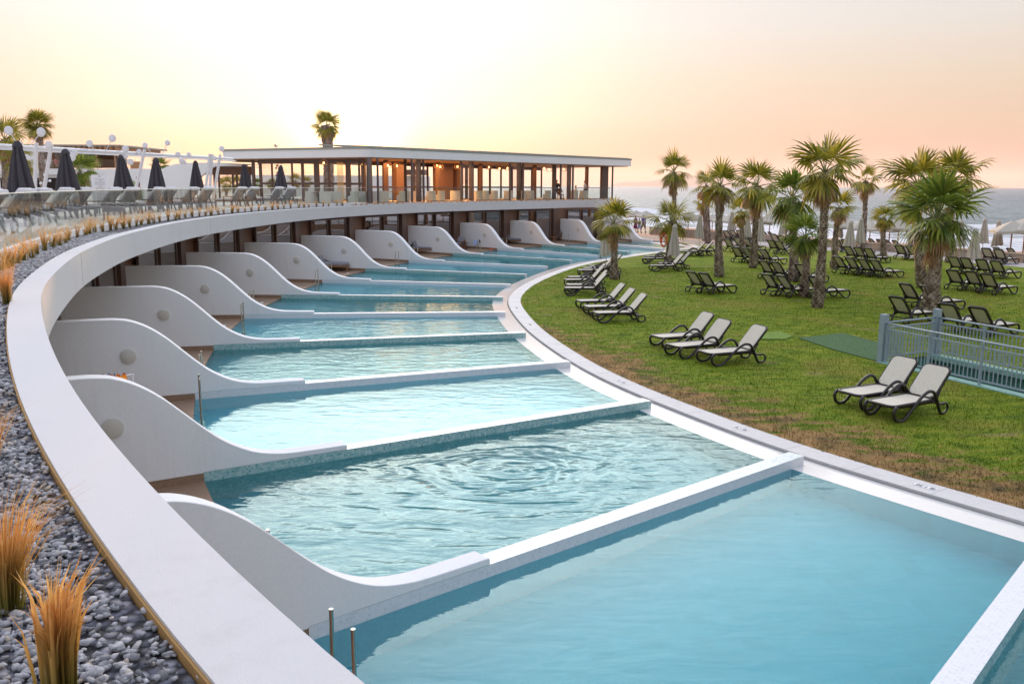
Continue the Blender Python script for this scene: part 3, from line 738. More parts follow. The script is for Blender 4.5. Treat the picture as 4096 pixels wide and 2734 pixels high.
vs = [Vector(p) for p in bound] + [Vector(p) for p in pit] + [Vector(p) for p in inner]
nb = len(bound); ed = [(k, (k+1) % nb) for k in range(nb)] + [(nb+k, nb+(k+1) % 4) for k in range(4)]
ov, oe, of, *_ = mg.delaunay_2d_cdt(vs, ed, [], 0, 1e-4)
keep = []
for f in of:
    c = sum((ov[k] for k in f), Vector((0, 0)))/len(f)
    if inside(c, bound) and not inside(c, pit): keep.append(tuple(f))
me = bpy.data.meshes.new('lawn'); me.from_pydata([(p[0], p[1], 0.05) for p in ov], [], keep); me.materials.append(M['lawn'])
at = me.attributes.new('dry', 'FLOAT', 'POINT')
dv = []
for p in ov:
    d = float(np.min(np.hypot(law_c[:, 0]-p[0], law_c[:, 1]-p[1])))
    nearf = max(0.0, min(1.0, (33-p[1])/10.0))
    dv.append(max(0.0, 1.02 - d/3.2)*(0.25+0.75*nearf))
at.data.foreach_set('value', dv)
lawn = bpy.data.objects.new('lawn', me); COL.objects.link(lawn); struct(lawn)
m = MB(); m.sheet([U(52, 50), U(52, -60)], [U(55.2, 50), U(55.2, -60)], 0.046); m.sheet([U(52, 60), U(52, 50)], [U(55.2, 60), U(55.2, 50)], 0.046); struct(m.build('promenade_path', M['path']))
m = MB(); m.add([(14.2, 76.5, 0.044), (U(46.5, 58.0)[0], U(46.5, 58.0)[1], 0.044), (*U(52, 50), 0.044), (*U(52.2, 95), 0.044), (*U(38, 100), 0.044), (10.6, 78.2, 0.044)], [(0, 1, 2, 3, 4, 5)]); struct(m.build('tan_pavement', M['tan_pave']))
# stone wall
sw = empty('stone_wall', (*U(55.5, 20), 0), label='low tan stone wall separating the lawn path from the beach', cat='wall')
m = MB(); m.strip([U(55.2, 75), U(55.2, -30)], [U(55.7, 75), U(55.7, -30)], -0.2, 0.56); m.build('masonry', M['stonewall'], sw, local=False)
m = MB(); m.strip([U(55.16, 75), U(55.16, -30)], [U(55.74, 75), U(55.74, -30)], 0.563, 0.62); m.build('capping', M['sand'], sw, local=False)
# base ground below everything and beach
m = MB(); m.add([(*U(-400, 150), -2.7), (*U(55.6, 150), -2.7), (*U(55.6, -300), -2.7), (*U(-400, -300), -2.7)], [(0, 1, 2, 3)])
m.add([(*U(55.6, 200), -0.2), (*U(95, 200), -2.3), (*U(95, -300), -2.3), (*U(55.6, -300), -0.2)], [(0, 3, 2, 1)]); struct(m.build('ground', M['sand']))

def seamat():
    m = mat('sea', (0.03, 0.08, 0.09), 0.30, spec=0.10); h = N(m)
    geo = h.n('ShaderNodeNewGeometry'); sp = h.n('ShaderNodeVectorMath', operation='DOT_PRODUCT'); h.l(geo.outputs['Position'], sp.inputs[0]); sp.inputs[1].default_value = (NU[0], NU[1], 0)
    u = sp.outputs['Value']
    vv = h.coord('World', (0.10, 0.10, 0.10), rot=(0, 0, -math.atan2(NU[1], NU[0])))
    mp = h.n('ShaderNodeMapping'); h.l(vv, mp.inputs[0]); mp.inputs['Scale'].default_value = (1.6, 0.45, 1)
    n1 = h.noise(mp.outputs[0], 1.0, 6, 0.62, 0.6)
    n2 = h.noise(mp.outputs[0], 4.5, 6, 0.7, 0.4)
    # foam: everywhere in the surf, in bands further out, a few crests offshore
    surf = h.ramp(h.math('DIVIDE', u, 400.0), [(0.0, (1, 1, 1)), (0.26, (0.80, 0.80, 0.80)), (0.30, (0.70, 0.70, 0.70)), (0.332, (0.62, 0.62, 0.62)), (0.338, (1.15, 1.15, 1.15)), (0.352, (0.95, 0.95, 0.95)), (0.36, (0.34, 0.34, 0.34)), (0.44, (0.42, 0.42, 0.42)), (0.56, (0.28, 0.28, 0.28)), (1.0, (0.22, 0.22, 0.22))])
    f = h.math('ADD', surf, h.math('ADD', h.math('MULTIPLY', h.math('SUBTRACT', n1, 0.5), 1.2), h.math('MULTIPLY', h.math('SUBTRACT', n2, 0.5), 0.9)))
    fm = h.ramp(f, [(0.62, (0, 0, 0)), (0.78, (1, 1, 1))])
    base = h.mix(h.ramp(h.math('DIVIDE', u, 900.0), [(0.1, (0, 0, 0)), (0.6, (1, 1, 1))]), (0.09, 0.20, 0.22), (0.06, 0.11, 0.18))
    base = h.mix(h.ramp(n2, [(0.38, (0, 0, 0)), (0.60, (0.85, 0.85, 0.85))]), h.mix(0.55, base, (0.03, 0.05, 0.07)), h.mix(0.35, base, (0.42, 0.42, 0.42)))  # wave shading painted into the water colour: dark troughs, paler crests
    h.setc(h.mix(fm, base, (0.78, 0.78, 0.80)))
    rr = h.ramp(fm, [(0, (0.30, 0.30, 0.30)), (1, (0.8, 0.8, 0.8))]); h.l(rr, h.p.inputs['Roughness'])
    h.setn(h.bump(h.math('ADD', n2, h.math('MULTIPLY', h.noise(h.coord('World', (1, 1, 1)), 1.3, 5, 0.65), 0.35)), 1.0, 0.9)); return m
M['sea'] = seamat()
# sea surface mesh: wave ranks built as real height, finer near the shore
us = [92.0]
while us[-1] < 900: us.append(us[-1] + 0.9 + max(0, us[-1]-160)*0.012)
while us[-1] < 8000: us.append(us[-1]*1.12)
vsn = list(np.arange(-260, 470, 3.0))
vsn = [-9000, -5000, -2500, -1000, -500] + vsn + [700, 1300, 3000, 9000, 14000]
V = np.zeros((len(us), len(vsn), 3))
for a, u in enumerate(us):
    for b, v in enumerate(vsn):
        z = 0.0
        if u < 1500 and abs(v) < 1200:
            z += 0.30*(noise.noise(Vector((u*0.11, v*0.035, 0)))) + 0.22*noise.noise(Vector((u*0.3, v*0.09, 3))) + 0.14*noise.noise(Vector((u*0.7, v*0.25, 7)))
            z *= 1.6 if u > 150 else 0.8
            uc = u - 136 - 5*noise.noise(Vector((v*0.02, 0, 9)))
            env = max(0.0, 0.35+noise.noise(Vector((v*0.022, 5, 1)))*1.3)
            z += 1.1*math.exp(-(uc/3.0)**2)*min(1.2, 0.35+env)
            uc = u - 158 - 5*noise.noise(Vector((v*0.02, 0, 19)))
            z += 0.8*math.exp(-(uc/3.0)**2)*max(0.0, noise.noise(Vector((v*0.02, 9, 1)))*1.6)
        p = U(u, v); V[a, b] = (p[0], p[1], -2.0 + z)
nu, nv = len(us), len(vsn)
ix = np.arange(nu*nv).reshape(nu, nv)
F = np.stack([ix[:-1, :-1], ix[1:, :-1], ix[1:, 1:], ix[:-1, 1:]], -1).reshape(-1, 4)
sea = struct(fast_mesh('sea', V.reshape(-1, 3), F, M['sea'], smooth=True))
# far headland across the bay
hl = mat('headland_rock', (0.30, 0.24, 0.22), 0.95)
DH = 30000.0
prof = [(2440, 742), (2480, 729), (2520, 727), (2560, 728), (2600, 724), (2640, 717), (2680, 710), (2720, 704), (2760, 704), (2800, 702), (2840, 704), (2880, 698), (2920, 702), (2960, 706), (3020, 714), (3090, 722), (3160, 731), (3260, 743)]
V = []; F = []
pr = [GD(x, y, DH) for x, y in prof]
for k, p in enumerate(pr):
    zt = max(1.0, p.z); V += [(p.x, p.y-200-zt*2, -3), (p.x, p.y-zt*0.8, zt*0.6), (p.x, p.y, zt), (p.x*1.02, p.y+2500, zt*0.7), (p.x*1.05, p.y+5000, -3)]
for k in range(len(pr)-1):
    for j in range(4): F.append((5*k+j, 5*k+5+j, 5*k+6+j, 5*k+1+j))
m = MB(); m.add(V, F); struct(m.build('far_headland', hl, smooth=True))

# the air: far things fade into a warm haze
hz = bpy.data.materials.new('haze_air'); hz.use_nodes = True; hz.node_tree.nodes.clear(); h_ = N(hz)
vo = h_.n('ShaderNodeVolumePrincipled'); vo.inputs['Color'].default_value = (0.95, 0.86, 0.82, 1); vo.inputs['Density'].default_value = 0.00004; vo.inputs['Anisotropy'].default_value = 0.3
h_.l(vo.outputs[0], h_.n('ShaderNodeOutputMaterial').inputs['Volume'])
m = MB(); m.box((0, 14000, 260), (60000, 50000, 528)); hb = m.build('haze', hz); hb['kind'] = 'stuff'; hb['label'] = 'warm evening haze over the bay'; hb['category'] = 'haze'

# short grass blades standing on the near part of the lawn
r_ = np.random.RandomState(12); L_ = []
while len(L_) < 150000:
    x = r_.uniform(0, 26, 40000); y = 10 + 42*r_.rand(40000)**1.6
    i_ = np.argmin(np.abs(law_c[:, 1][None, :400]-y[:, None]), axis=1); kx = law_c[i_, 0]
    ok = (x > kx+0.02) & (x < 0.60*y+3)
    # keep out of the ramp pit and mats
    s_ = (x-P1.x)*(-fd.y)+(y-P1.y)*fd.x; a_ = (x-P1.x)*fd.x+(y-P1.y)*fd.y
    ok &= ~((a_ > -0.2) & (s_ > -0.2) & (s_ < 2.6))
    L_ += list(zip(x[ok], y[ok], (x-kx)[ok]))
L_ = np.array(L_[:150000]); n = len(L_)
h_ = 0.025+0.04*r_.rand(n); an = r_.rand(n)*6.283; w_ = 0.006+0.004*r_.rand(n); ln = r_.randn(n, 2)*0.02
V = np.zeros((n, 3, 3)); V[:, 0, :2] = L_[:, :2]-np.c_[np.cos(an), np.sin(an)]*w_[:, None]; V[:, 1, :2] = L_[:, :2]+np.c_[np.cos(an), np.sin(an)]*w_[:, None]; V[:, 2, :2] = L_[:, :2]+ln
V[:, :2, 2] = 0.048; V[:, 2, 2] = 0.05+h_
gb = fast_mesh('grass_blades', V.reshape(-1, 3), np.arange(3*n).reshape(-1, 3), M['lawn']); tag(gb, 'short lawn grass blades near the pool kerb', 'grass', kind='stuff')
at = gb.data.attributes.new('dry', 'FLOAT', 'POINT'); nf = np.clip((33-L_[:, 1])/10, 0, 1); dv = np.maximum(0, 1.02-L_[:, 2]/3.2)*(0.25+0.75*nf)
at.data.foreach_set('value', np.repeat(dv, 3).astype(np.float32))
# ================================================================== OBJECT BUILDERS
def rng(seed): return random.Random(seed)
# ---- fan palm crown --------------------------------------------------------------
def fan_leaf(V, F, base, az, el, Lp, R, r, droop=0.25, nl=20, spread=115, width=1.0):
    """petiole is added elsewhere; returns the petiole path"""
    d = Vector((math.cos(el)*math.cos(az), math.cos(el)*math.sin(az), math.sin(el)))
    side = Vector((-math.sin(az), math.cos(az), 0))
    path = [base.copy()]; cur = base.copy(); dd = d.copy()
    for k in range(4):
        cur = cur + dd*(Lp/4); dd = (dd + Vector((0, 0, -droop*0.18))).normalized(); path.append(cur.copy())
    ax = (dd + Vector((0, 0, -droop*0.35))).normalized()
    roll = r.uniform(-0.5, 0.5); nrm = ax.cross(side).normalized()
    side = (side*math.cos(roll) + nrm*math.sin(roll)).normalized(); nrm = side.cross(ax).normalized()
    for k in range(nl):
        th = rad(-spread + 2*spread*(k+0.5)/nl) + r.uniform(-0.03, 0.03)
        ld = (ax*math.cos(th) + side*math.sin(th)).normalized()
        ld = (ld + nrm*0.22*abs(math.sin(th))).normalized()
        cr = ld.cross(nrm).normalized()
        RR = R*(0.78+0.22*math.cos(th))*r.uniform(0.9, 1.06)
        w = RR*0.5*(2*rad(spread)/nl)*0.55*width
        g = Vector((0, 0, -1))
        p0 = cur; p1 = cur + ld*RR*0.45 + g*RR*0.02*droop; p2 = p1 + (ld + g*droop*0.7).normalized()*RR*0.30; p3 = p2 + (ld + g*droop*r.uniform(1.6, 3.0)).normalized()*RR*0.27
        tw = nrm*w*0.35*(1 if k % 2 else -1)
        b = len(V)
        V.extend([p0, p1-cr*w+tw, p1+cr*w+tw, p2-cr*w*0.62, p2+cr*w*0.62, p3])
        F.extend([(b, b+1, b+2, b+2), (b+1, b+3, b+4, b+2), (b+3, b+5, b+5, b+4)])
    return path
def tri_mesh(name, V, F, mt, parent):
    m = MB(); m.v = [tuple(v) for v in V]; m.f = [tuple(dict.fromkeys(f)) for f in F]; m.m = [0]*len(m.f)
    me = bpy.data.meshes.new(name); me.from_pydata(m.v, [], m.f); me.materials.append(mt)
    o = bpy.data.objects.new(name, me); COL.objects.link(o); o.parent = parent; return o
def crown_meshes(seed, n=26, dense=1.0, skirt=14, deep=False, up=1.0, dryn=3):
    r = rng(seed); V = []; F = []; m = MB(); Vd = []; Fd = []
    for k in range(n):
        f = k/(n-1)
        el = rad(82 - 118*f**1.05 + r.uniform(-9, 9)); az = k*2.39996 + r.uniform(-0.25, 0.25)
        Lp = (0.55 + 0.45*math.sin(math.pi*min(1, 0.2+f)))*r.uniform(0.8, 1.15)*0.52; R = r.uniform(0.60, 0.86)*(1.0 if f > 0.15 else 0.85)
        p = fan_leaf(V, F, Vector((0, 0, 0)), az, el, Lp, R, r, droop=0.10+0.45*f, nl=20)
        m.tube(p, [0.022, 0.018, 0.015, 0.012, 0.01], 4, cap=False)
    for k in range(dryn):
        fan_leaf(Vd, Fd, Vector((0, 0, -0.02)), r.uniform(0, 6.28), rad(r.uniform(-45, -20)), 0.45, 0.45, r, droop=0.9, nl=14, spread=80, width=0.7)
    for k in range(skirt):
        az = k*2.39996; z = -0.05 - 0.5*r.random()
        fan_leaf(Vd, Fd, Vector((0.05*math.cos(az), 0.05*math.sin(az), z)), az, rad(r.uniform(-80, -58)), r.uniform(0.10, 0.28), r.uniform(0.3, 0.5), r, droop=0.9, nl=10, spread=50, width=0.6)
    return V, F, m, Vd, Fd
CROWNS = {}
def crown_proto(key, **kw):
    """first use builds the meshes, later palms share them"""
    if key not in CROWNS: CROWNS[key] = crown_meshes(**kw)
    return CROWNS[key]
CROWN_ME = {}
def palm(base, crown_c, R, key, trunk_r, label, crownkw, group=None, leaf='leaf', bend=None, skirt_full=False):
    """fan palm: base point, crown centre, crown radius in metres"""
    t = empty('fan_palm', tuple(base), 0, label, 'palm tree', group)
    b = Vector(base); c = Vector(crown_c) - b; r = rng(hash(key) % 999 + int(base[0]*31) % 97)
    r = rng(int(abs(base[0]*131)+abs(base[1]*17)))
    if key not in CROWN_ME:
        V, F, m, Vd, Fd = crown_meshes(**crownkw)
        a = tri_mesh('fronds', V, F, M[leaf], t); p = m.build('leaf_stalks', M['petiole'], t); d = tri_mesh('dead_fronds', Vd, Fd, M['leaf_dry'], t) if Vd else None
        CROWN_ME[key] = (a.data, p.data, d.data if d else None); objs = [a, p] + ([d] if d else [])
    else:
        objs = []
        for nm, me in zip(('fronds', 'leaf_stalks', 'dead_fronds'), CROWN_ME[key]):
            if me is None: continue
            o = bpy.data.objects.new(nm, me); COL.objects.link(o); o.parent = t; objs.append(o)
    rz = r.uniform(0, 6.28)
    for o in objs: o.location = c; o.scale = (R, R, R); o.rotation_euler = (0, 0, rz)
    # trunk: core plus overlapping leaf bases
    H = c.z; m = MB(); n = 10; bx = r.uniform(-0.03, 0.03)*H; by = r.uniform(-0.03, 0.03)*H
    def cen(f): return Vector((c.x*f + bx*math.sin(math.pi*f), c.y*f + by*math.sin(math.pi*f), H*f))
    trunk_r *= 0.64; rr = [trunk_r*(1.25 - 0.42*min(1, k/n*2.5) + (0.12 if k/n > 0.85 else 0)) for k in range(n+1)]
    m.tube([cen(k/n) for k in range(n+1)], [q*0.85 for q in rr], 12); core = m.build('trunk', M['trunk'], t, smooth=True)
    V = []; F = []
    rows = int(H/0.105); 
    for j in range(rows):
        f = (j+0.5)/rows; R0 = np.interp(f*n, range(n+1), rr); cc = cen(f); nb = 9
        size = trunk_r*0.62
        for k in range(nb):
            a = 2*math.pi*(k+0.5*(j % 2))/nb + r.uniform(-0.12, 0.12)
            d = Vector((math.cos(a), math.sin(a), 0)); s = Vector((-d.y, d.x, 0)); w = R0*0.40*r.uniform(0.8, 1.2); h = size*r.uniform(0.75, 1.25)
            out = R0*r.uniform(0.15, 0.50); p = cc + d*R0*0.86; b_ = len(V)
            V += [p-s*w-Vector((0, 0, h*0.35)), p+s*w-Vector((0, 0, h*0.35)), p+d*out*0.7+s*w*0.55+Vector((0, 0, h*0.45)), p+d*out+s*r.uniform(-0.3, 0.3)*w+Vector((0, 0, h*0.9)), p+d*out*0.7-s*w*0.55+Vector((0, 0, h*0.45)), p+d*out*0.5]
            F += [(b_, b_+1, b_+5, b_+5), (b_+1, b_+2, b_+5, b_+5), (b_+2, b_+3, b_+5, b_+5), (b_+3, b_+4, b_+5, b_+5), (b_+4, b_, b_+5, b_+5)]
    tri_mesh('trunk_boots', V, F, M['boot'], t)
    return t

# ---- sunbed -----------------------------------------------------------------------
def rounded_rect(w, l, rr, n=5, y0=0):
    pts = []
    for cx, cy, a0 in ((w/2-rr, l-rr, 0), (-w/2+rr, l-rr, 90), (-w/2+rr, rr, 180), (w/2-rr, rr, 270)):
        for k in range(n+1):
            a = rad(a0 + 90*k/n); pts.append((cx+rr*math.cos(a), y0+cy+rr*math.sin(a)))
    return pts
def make_sunbed():
    """local +X towards the head, origin under the middle"""
    t = empty('sun_lounger', (0, 0, 0))
    # seat: x from -1.0 to 0.28 at z .34
    m = MB(); out = [(y+0, x) for x, y in []]
    o_ = rounded_rect(0.64, 1.30, 0.14); m.tube([(-1.0+y, x, 0.335+0.012*math.sin(y*2)) for x, y in o_], 0.032, 6, closed=True); m.box((-0.2, 0.33, 0.325), (1.2, 0.03, 0.08)); m.box((-0.2, -0.33, 0.325), (1.2, 0.03, 0.08)); m.build('seat_frame', M['plastic'], t, smooth=True)
    m = MB(); i_ = rounded_rect(0.585, 1.24, 0.12, 5, 0.03); m.prism([(-1.0+y, x) for x, y in i_], 0.335, 0.352); m.build('seat_sling', M['sling'], t)
    # backrest from (0.26,.34) up at 52 deg, length .82
    a = rad(49); ca, sa = math.cos(a), math.sin(a)
    B = lambda x, y, d=0.0: (0.27 + y*ca - d*sa, x, 0.345 + y*sa + d*ca)
    m = MB(); outer = rounded_rect(0.66, 0.84, 0.13); inner = rounded_rect(0.50, 0.68, 0.09, 5, 0.08); n = len(outer)
    vs = [B(x, y, 0.022) for x, y in outer] + [B(x, y, 0.022) for x, y in inner] + [B(x, y, -0.028) for x, y in outer] + [B(x, y, -0.028) for x, y in inner]
    fs = []
    for k in range(n):
        j = (k+1) % n; fs += [(k, j, n+j, n+k), (2*n+k, 3*n+k, 3*n+j, 2*n+j), (k, 2*n+k, 2*n+j, j), (n+k, n+j, 3*n+j, 3*n+k)]
    m.add(vs, fs); m.build('backrest_frame', M['plastic'], t)
    m = MB(); pl = rounded_rect(0.60, 0.77, 0.11, 5, 0.035); n = len(pl); vs = [B(x, y, 0.033) for x, y in pl] + [B(x, y, 0.020) for x, y in pl]
    m.add(vs, [tuple(range(n)), tuple(reversed(range(n, 2*n)))] + [(k, n+k, n+(k+1) % n, (k+1) % n) for k in range(n)])
    pl = rounded_rect(0.52, 0.70, 0.09, 5, 0.07); vs = [B(x, y, -0.006) for x, y in pl]; m.add(vs, [tuple(range(len(pl)))]); m.build('back_sling', M['sling'], t)
    for s in (-1, 1):
        y0 = s*0.355; m = MB()
        pts = curve([(-0.92, 0.335), (-1.0, 0.25), (-0.97, 0.10), (-0.84, 0.025), (-0.66, 0.05), (-0.42, 0.25), (-0.15, 0.47), (0.05, 0.56), (0.22, 0.52), (0.33, 0.36), (0.42, 0.17), (0.50, 0.03)], 0.07)
        m.tube([(x, y0, z) for x, z in pts], 0.036, 6); m.build('armrest', M['plastic'], t, smooth=True)
        m = MB(); pts = curve([(0.20, 0.33), (0.45, 0.24), (0.66, 0.24), (0.75, 0.14), (0.68, 0.035), (0.52, 0.03)], 0.07)
        m.tube([(x, y0*0.96, z) for x, z in pts], 0.027, 6); m.tube([(0.36, y0*0.9, 0.30), (0.52, y0*0.85, 0.55)], 0.018, 5); m.build('rear_leg', M['plastic'], t, smooth=True)
    m = MB(); m.tube([(0.60, -0.34, 0.22), (0.60, 0.34, 0.22)], 0.022, 6); m.build('crossbar', M['plastic'], t)
    return t
SB = make_sunbed(); SB_used = [False]
def sunbed(x, y, ang, label, group, z=0.05):
    ang = ang + 3.0*math.sin(x*12.3+y*7.1)
    if not SB_used[0]:
        SB_used[0] = True; o = SB; o.location = (x, y, z); o.rotation_euler = (0, 0, rad(ang)); tag(o, label, 'sun lounger', group); return o
    o = dup(SB, (x, y, z), rad(ang), label, group); o['category'] = 'sun lounger'; return o
NTH = ['leftmost', 'second', 'third', 'fourth', 'fifth', 'sixth']

# lower rows given by the ground pixel of the side foot nearest to the camera (foot end, head end)
def bed_from(foot_px, head_px, side=1):
    """midpoint and direction of a bed from its visible side; returns centre, angle"""
    a = G(*foot_px, 0.05); b = G(*head_px, 0.05); d = (b-a); ang = math.degrees(math.atan2(d.y, d.x))
    mid = (a+b)/2; return mid, ang
def bed_at(foot_px, ang, label, group):
    """foot_px: ground pixel of the front loop, side nearest the camera"""
    a = G(*foot_px, 0.05); c, s = math.cos(rad(ang)), math.sin(rad(ang))
    side = -1 if c > 0 else 1          # which local side faces the camera
    lx, ly = -0.84, side*0.355
    sunbed(a.x - (lx*c - ly*s), a.y - (lx*s + ly*c), ang, label, group)
def bed_at_rear(px, ang, label, group):
    ang += 21; a = G(*px, 0.05); c, s = math.cos(rad(ang)), math.sin(rad(ang)); side = -1
    lx, ly = 0.55, side*0.355
    sunbed(a.x - (lx*c - ly*s), a.y - (lx*s + ly*c), ang, label, group)
g = 'brown and cream sun loungers on the lawn'
bed_at((3590, 1690), 28, 'cream sun lounger nearest the camera, right one of the pair below the fence', g)
bed_at((3462, 1662 - 18), 28, 'cream sun lounger left of the nearest pair, below the fence corner', g)
bed_at((2871, 1467), 24, 'right lounger of the loose trio in the middle of the lawn', g)
bed_at((2735, 1436), 24, 'middle lounger of the loose trio in the middle of the lawn', g)
bed_at((2672, 1398), 24, 'left lounger of the loose trio in the middle of the lawn', g)
bed_at((2409, 1293), 11, 'front lounger of the tight trio near the pool kerb', g)
bed_at((2370, 1266), 11, 'middle lounger of the tight trio near the pool kerb', g)
bed_at((2338, 1241), 11, 'back lounger of the tight trio near the pool kerb', g)
bed_at((2278, 1185), 3, 'front lounger of the stack beside the pool kerb', g)
bed_at((2284, 1171), 3, 'second lounger of the stack beside the pool kerb', g)
bed_at((2278, 1149), 4, 'third lounger of the stack beside the pool kerb', g)
bed_at((2290, 1137), 4, 'fourth lounger of the stack beside the pool kerb', g)
bed_at((2332, 1107), 6, 'front lounger beside the closed parasol left of the leaning lawn palm', g)
bed_at((2350, 1098), 6, 'middle lounger beside the closed parasol left of the leaning lawn palm', g)
bed_at((2372, 1089), 6, 'back lounger beside the closed parasol left of the leaning lawn palm', g)
bed_at((2583, 1055), -3, 'lounger half hidden behind the palm with the lifebuoy', g)
bed_at((2592, 1046), -3, 'rear lounger half hidden behind the palm with the lifebuoy', g)
bed_at((2617, 1087), 2, 'front lounger right of the palm with the lifebuoy', g)
bed_at((2650, 1077), 2, 'rear lounger right of the palm with the lifebuoy', g)
bed_at((2722, 1026), -6, 'left lounger of the trio between the first two tall palms', g)
bed_at((2755, 1022), -6, 'middle lounger of the trio between the first two tall palms', g)
bed_at((2790, 1021), -6, 'right lounger of the trio between the first two tall palms', g)
rows = [
 ('the pair left of the bare patch', [(2753, 1166), (2800, 1172)], -171),
 ('the row behind the second tall palm', [(2931, 1047), (2974, 1050), (2997, 1054), (3040, 1056)], 188),
 ('the back pair left of the thick low palm', [(3042, 1113), (3089, 1118), (3184, 1129)], 189),
 ('the front pair left of the thick low palm', [(3054, 1177), (3114, 1184), (3240, 1190)], 180),
 ('the long front row in mid lawn', [(3338, 1092), (3387, 1097), (3436, 1103), (3484, 1108)], 183),
 ('the short row behind the long front row', [(3377, 1041), (3418, 1045), (3457, 1050)], 185),
 ('the row beside the path left of the big palms', [(3579, 1035), (3626, 1038), (3670, 1040)], 186),
 ('the rear row right of the big palms', [(3792, 1092), (3840, 1097), (3900, 1104), (3960, 1112)], 189),
 ('the pair below the wall at the right edge', [(3925, 1050), (3973, 1055)], 189),
 ('the front row right of the big palms', [(3785, 1156), (3858, 1163), (3920, 1175)], 184),
 ('the pair behind the fence corner', [(3601, 1223), (3685, 1235)], 184),
 ('the loungers just behind the fence', [(3561, 1287), (3752, 1320), (3876, 1337)], 190),
 ('the far left group near the path', [(2900, 1005), (2938, 1001), (2975, 1003)], 192),
 ('the second far group near the path', [(2895, 965), (2922, 964), (2947, 963)], 192),
 ('the far middle pair', [(3072, 1011), (3104, 1017)], 190),
 ('the far middle rear pair', [(3083, 981), (3113, 989), (3140, 992)], 190),
 ('the pair behind the slim middle palm', [(3329, 1003), (3366, 1007)], 190)]
for desc, pts, ang in rows:
    for k, p in enumerate(pts):
        bed_at_rear(p, ang, '%s lounger from the left in %s' % (NTH[k] if k else 'first', desc), g)
# backs of loungers peeking over the stone wall on the beach
for k, (px, py) in enumerate([(3480, 985), (3515, 988), (3548, 992), (3580, 996), (3612, 998), (3055, 945), (3085, 950), (3108, 953), (4020, 1036), (4075, 1046), (3925, 1020)]):
    p = G(px, py, 0.0); d = Vector((p.x, p.y)); q = d*((56.8)/(d.x*NU[0]+d.y*NU[1]))
    q = q if d.x*NU[0]+d.y*NU[1] < 200 else d
    sunbed(q.x, q.y, 192, '%s lounger back peeking over the beach side of the stone wall' % (['first', 'second', 'third', 'fourth', 'fifth', 'sixth', 'seventh', 'eighth', 'ninth', 'tenth', 'eleventh'][k]), 'sun loungers on the beach behind the wall', z=-0.10)

# ---- closed parasols -----------------------------------------------------------------
def make_parasol(name, H, Lc, Rb, mt, pole, base=True, folds=8, seed=1, parts=True):
    t = empty(name, (0, 0, 0)); r = rng(seed)
    m = MB(); m.tube([(0, 0, 0), (0, 0, H)], 0.024, 8); m.build('pole', pole, t, smooth=True)
    nseg = folds*6; V = []; lv = 14
    ph = [r.uniform(0.75, 1.15) for _ in range(folds)]; dz = [r.uniform(-0.10, 0.14) for _ in range(folds)]
    for j in range(lv+1):
        f = j/lv; z = H - 0.04 - Lc*f
        R0 = 0.09 + (Rb-0.09)*(f**0.85)
        for k in range(nseg):
            a = 2*math.pi*k/nseg; fo = k/6.0; ki = int(fo) % folds; ff = fo-int(fo)
            lobe = math.sin(math.pi*ff)
            R = R0*(0.50 + 0.50*lobe*ph[ki]) if f > 0.06 else R0
            V.append((R*math.cos(a+0.25*f), R*math.sin(a+0.25*f), z - (dz[ki]*lobe*f*f + 0.05*f*f*math.sin(2*math.pi*fo/ folds*2))))
    F = [(j*nseg+k, j*nseg+(k+1) % nseg, (j+1)*nseg+(k+1) % nseg, (j+1)*nseg+k) for j in range(lv) for k in range(nseg)]
    m = MB(); m.add(V, F); m.build('canopy', mt, t, smooth=True)
    m = MB(); V = []; n2 = 24
    for j, (rr, zz) in enumerate(((0.02, H+0.01), (0.075, H-0.01), (0.12, H-0.10), (0.15, H-0.19))):
        for k in range(n2):
            a = 2*math.pi*k/n2; w = 1 + (0.16*math.cos(a*folds/2) if j > 1 else 0); V.append((rr*w*math.cos(a), rr*w*math.sin(a), zz + (0.02*math.cos(a*folds/2) if j == 3 else 0)))
    m.add([tuple(v) for v in V], [(j*n2+k, j*n2+(k+1) % n2, (j+1)*n2+(k+1) % n2, (j+1)*n2+k) for j in range(3) for k in range(n2)]); m.build('vent_cap', mt, t, smooth=True)
    if base: m = MB(); m.lathe([(0.0, 0), (0.28, 0), (0.28, 0.05), (0.05, 0.07), (0.04, 0.3), (0, 0.3)], (0, 0, 0), 20); m.build('base', M['white_metal'], t)
    return t
beige = make_parasol('closed_parasol', 2.55, 1.75, 0.42, M['umb_beige'], M['white_metal'], False, 8, 3)
dark = make_parasol('closed_parasol', 2.50, 1.52, 0.46, M['umb_dark'], M['metal_grey'], False, 8, 8)
first = [True, True]
def place(proto, idx, loc, rz, label, group, cat, scale=1.0):
    if first[idx]:
        first[idx] = False; proto.location = loc; proto.rotation_euler = (0, 0, rz); proto.scale = (scale,)*3; return tag(proto, label, cat, group)
    o = dup(proto, loc, rz, label, group, scale); o['category'] = cat; return o
BU = [((2424, 1071), 'closed beige parasol behind the leaning palm beside the pool kerb'), ((2694, 1071), 'closed beige parasol right in front of the palm with the lifebuoy'),
      ((2796, 990), 'closed beige parasol left of the first tall palm'), ((3394, 1037), 'closed beige parasol behind the long lounger row, left of a close pair'),
      ((3437, 1010), 'closed beige parasol behind the long lounger row, right of a close pair'), ((3886, 1096), 'closed beige parasol right of the big palm cluster'),
      ((3984, 1024), 'closed beige parasol by the wall near the right edge'), ((2924, 958), 'small closed parasol between the first and second tall palms'),
      ((3039, 1000), 'closed parasol half hidden behind the tall middle palm'), ((3129, 975), 'closed parasol left of the spreading green palm'),
      ((3350, 985), 'closed parasol hidden behind the slim golden palm'), ((3928, 1012), 'closed parasol rising behind the big palm cluster'), ((2985, 985), 'closed parasol behind the low palm left of centre'), ((3835, 1028), 'closed parasol behind the big palm trunks by the wall')]
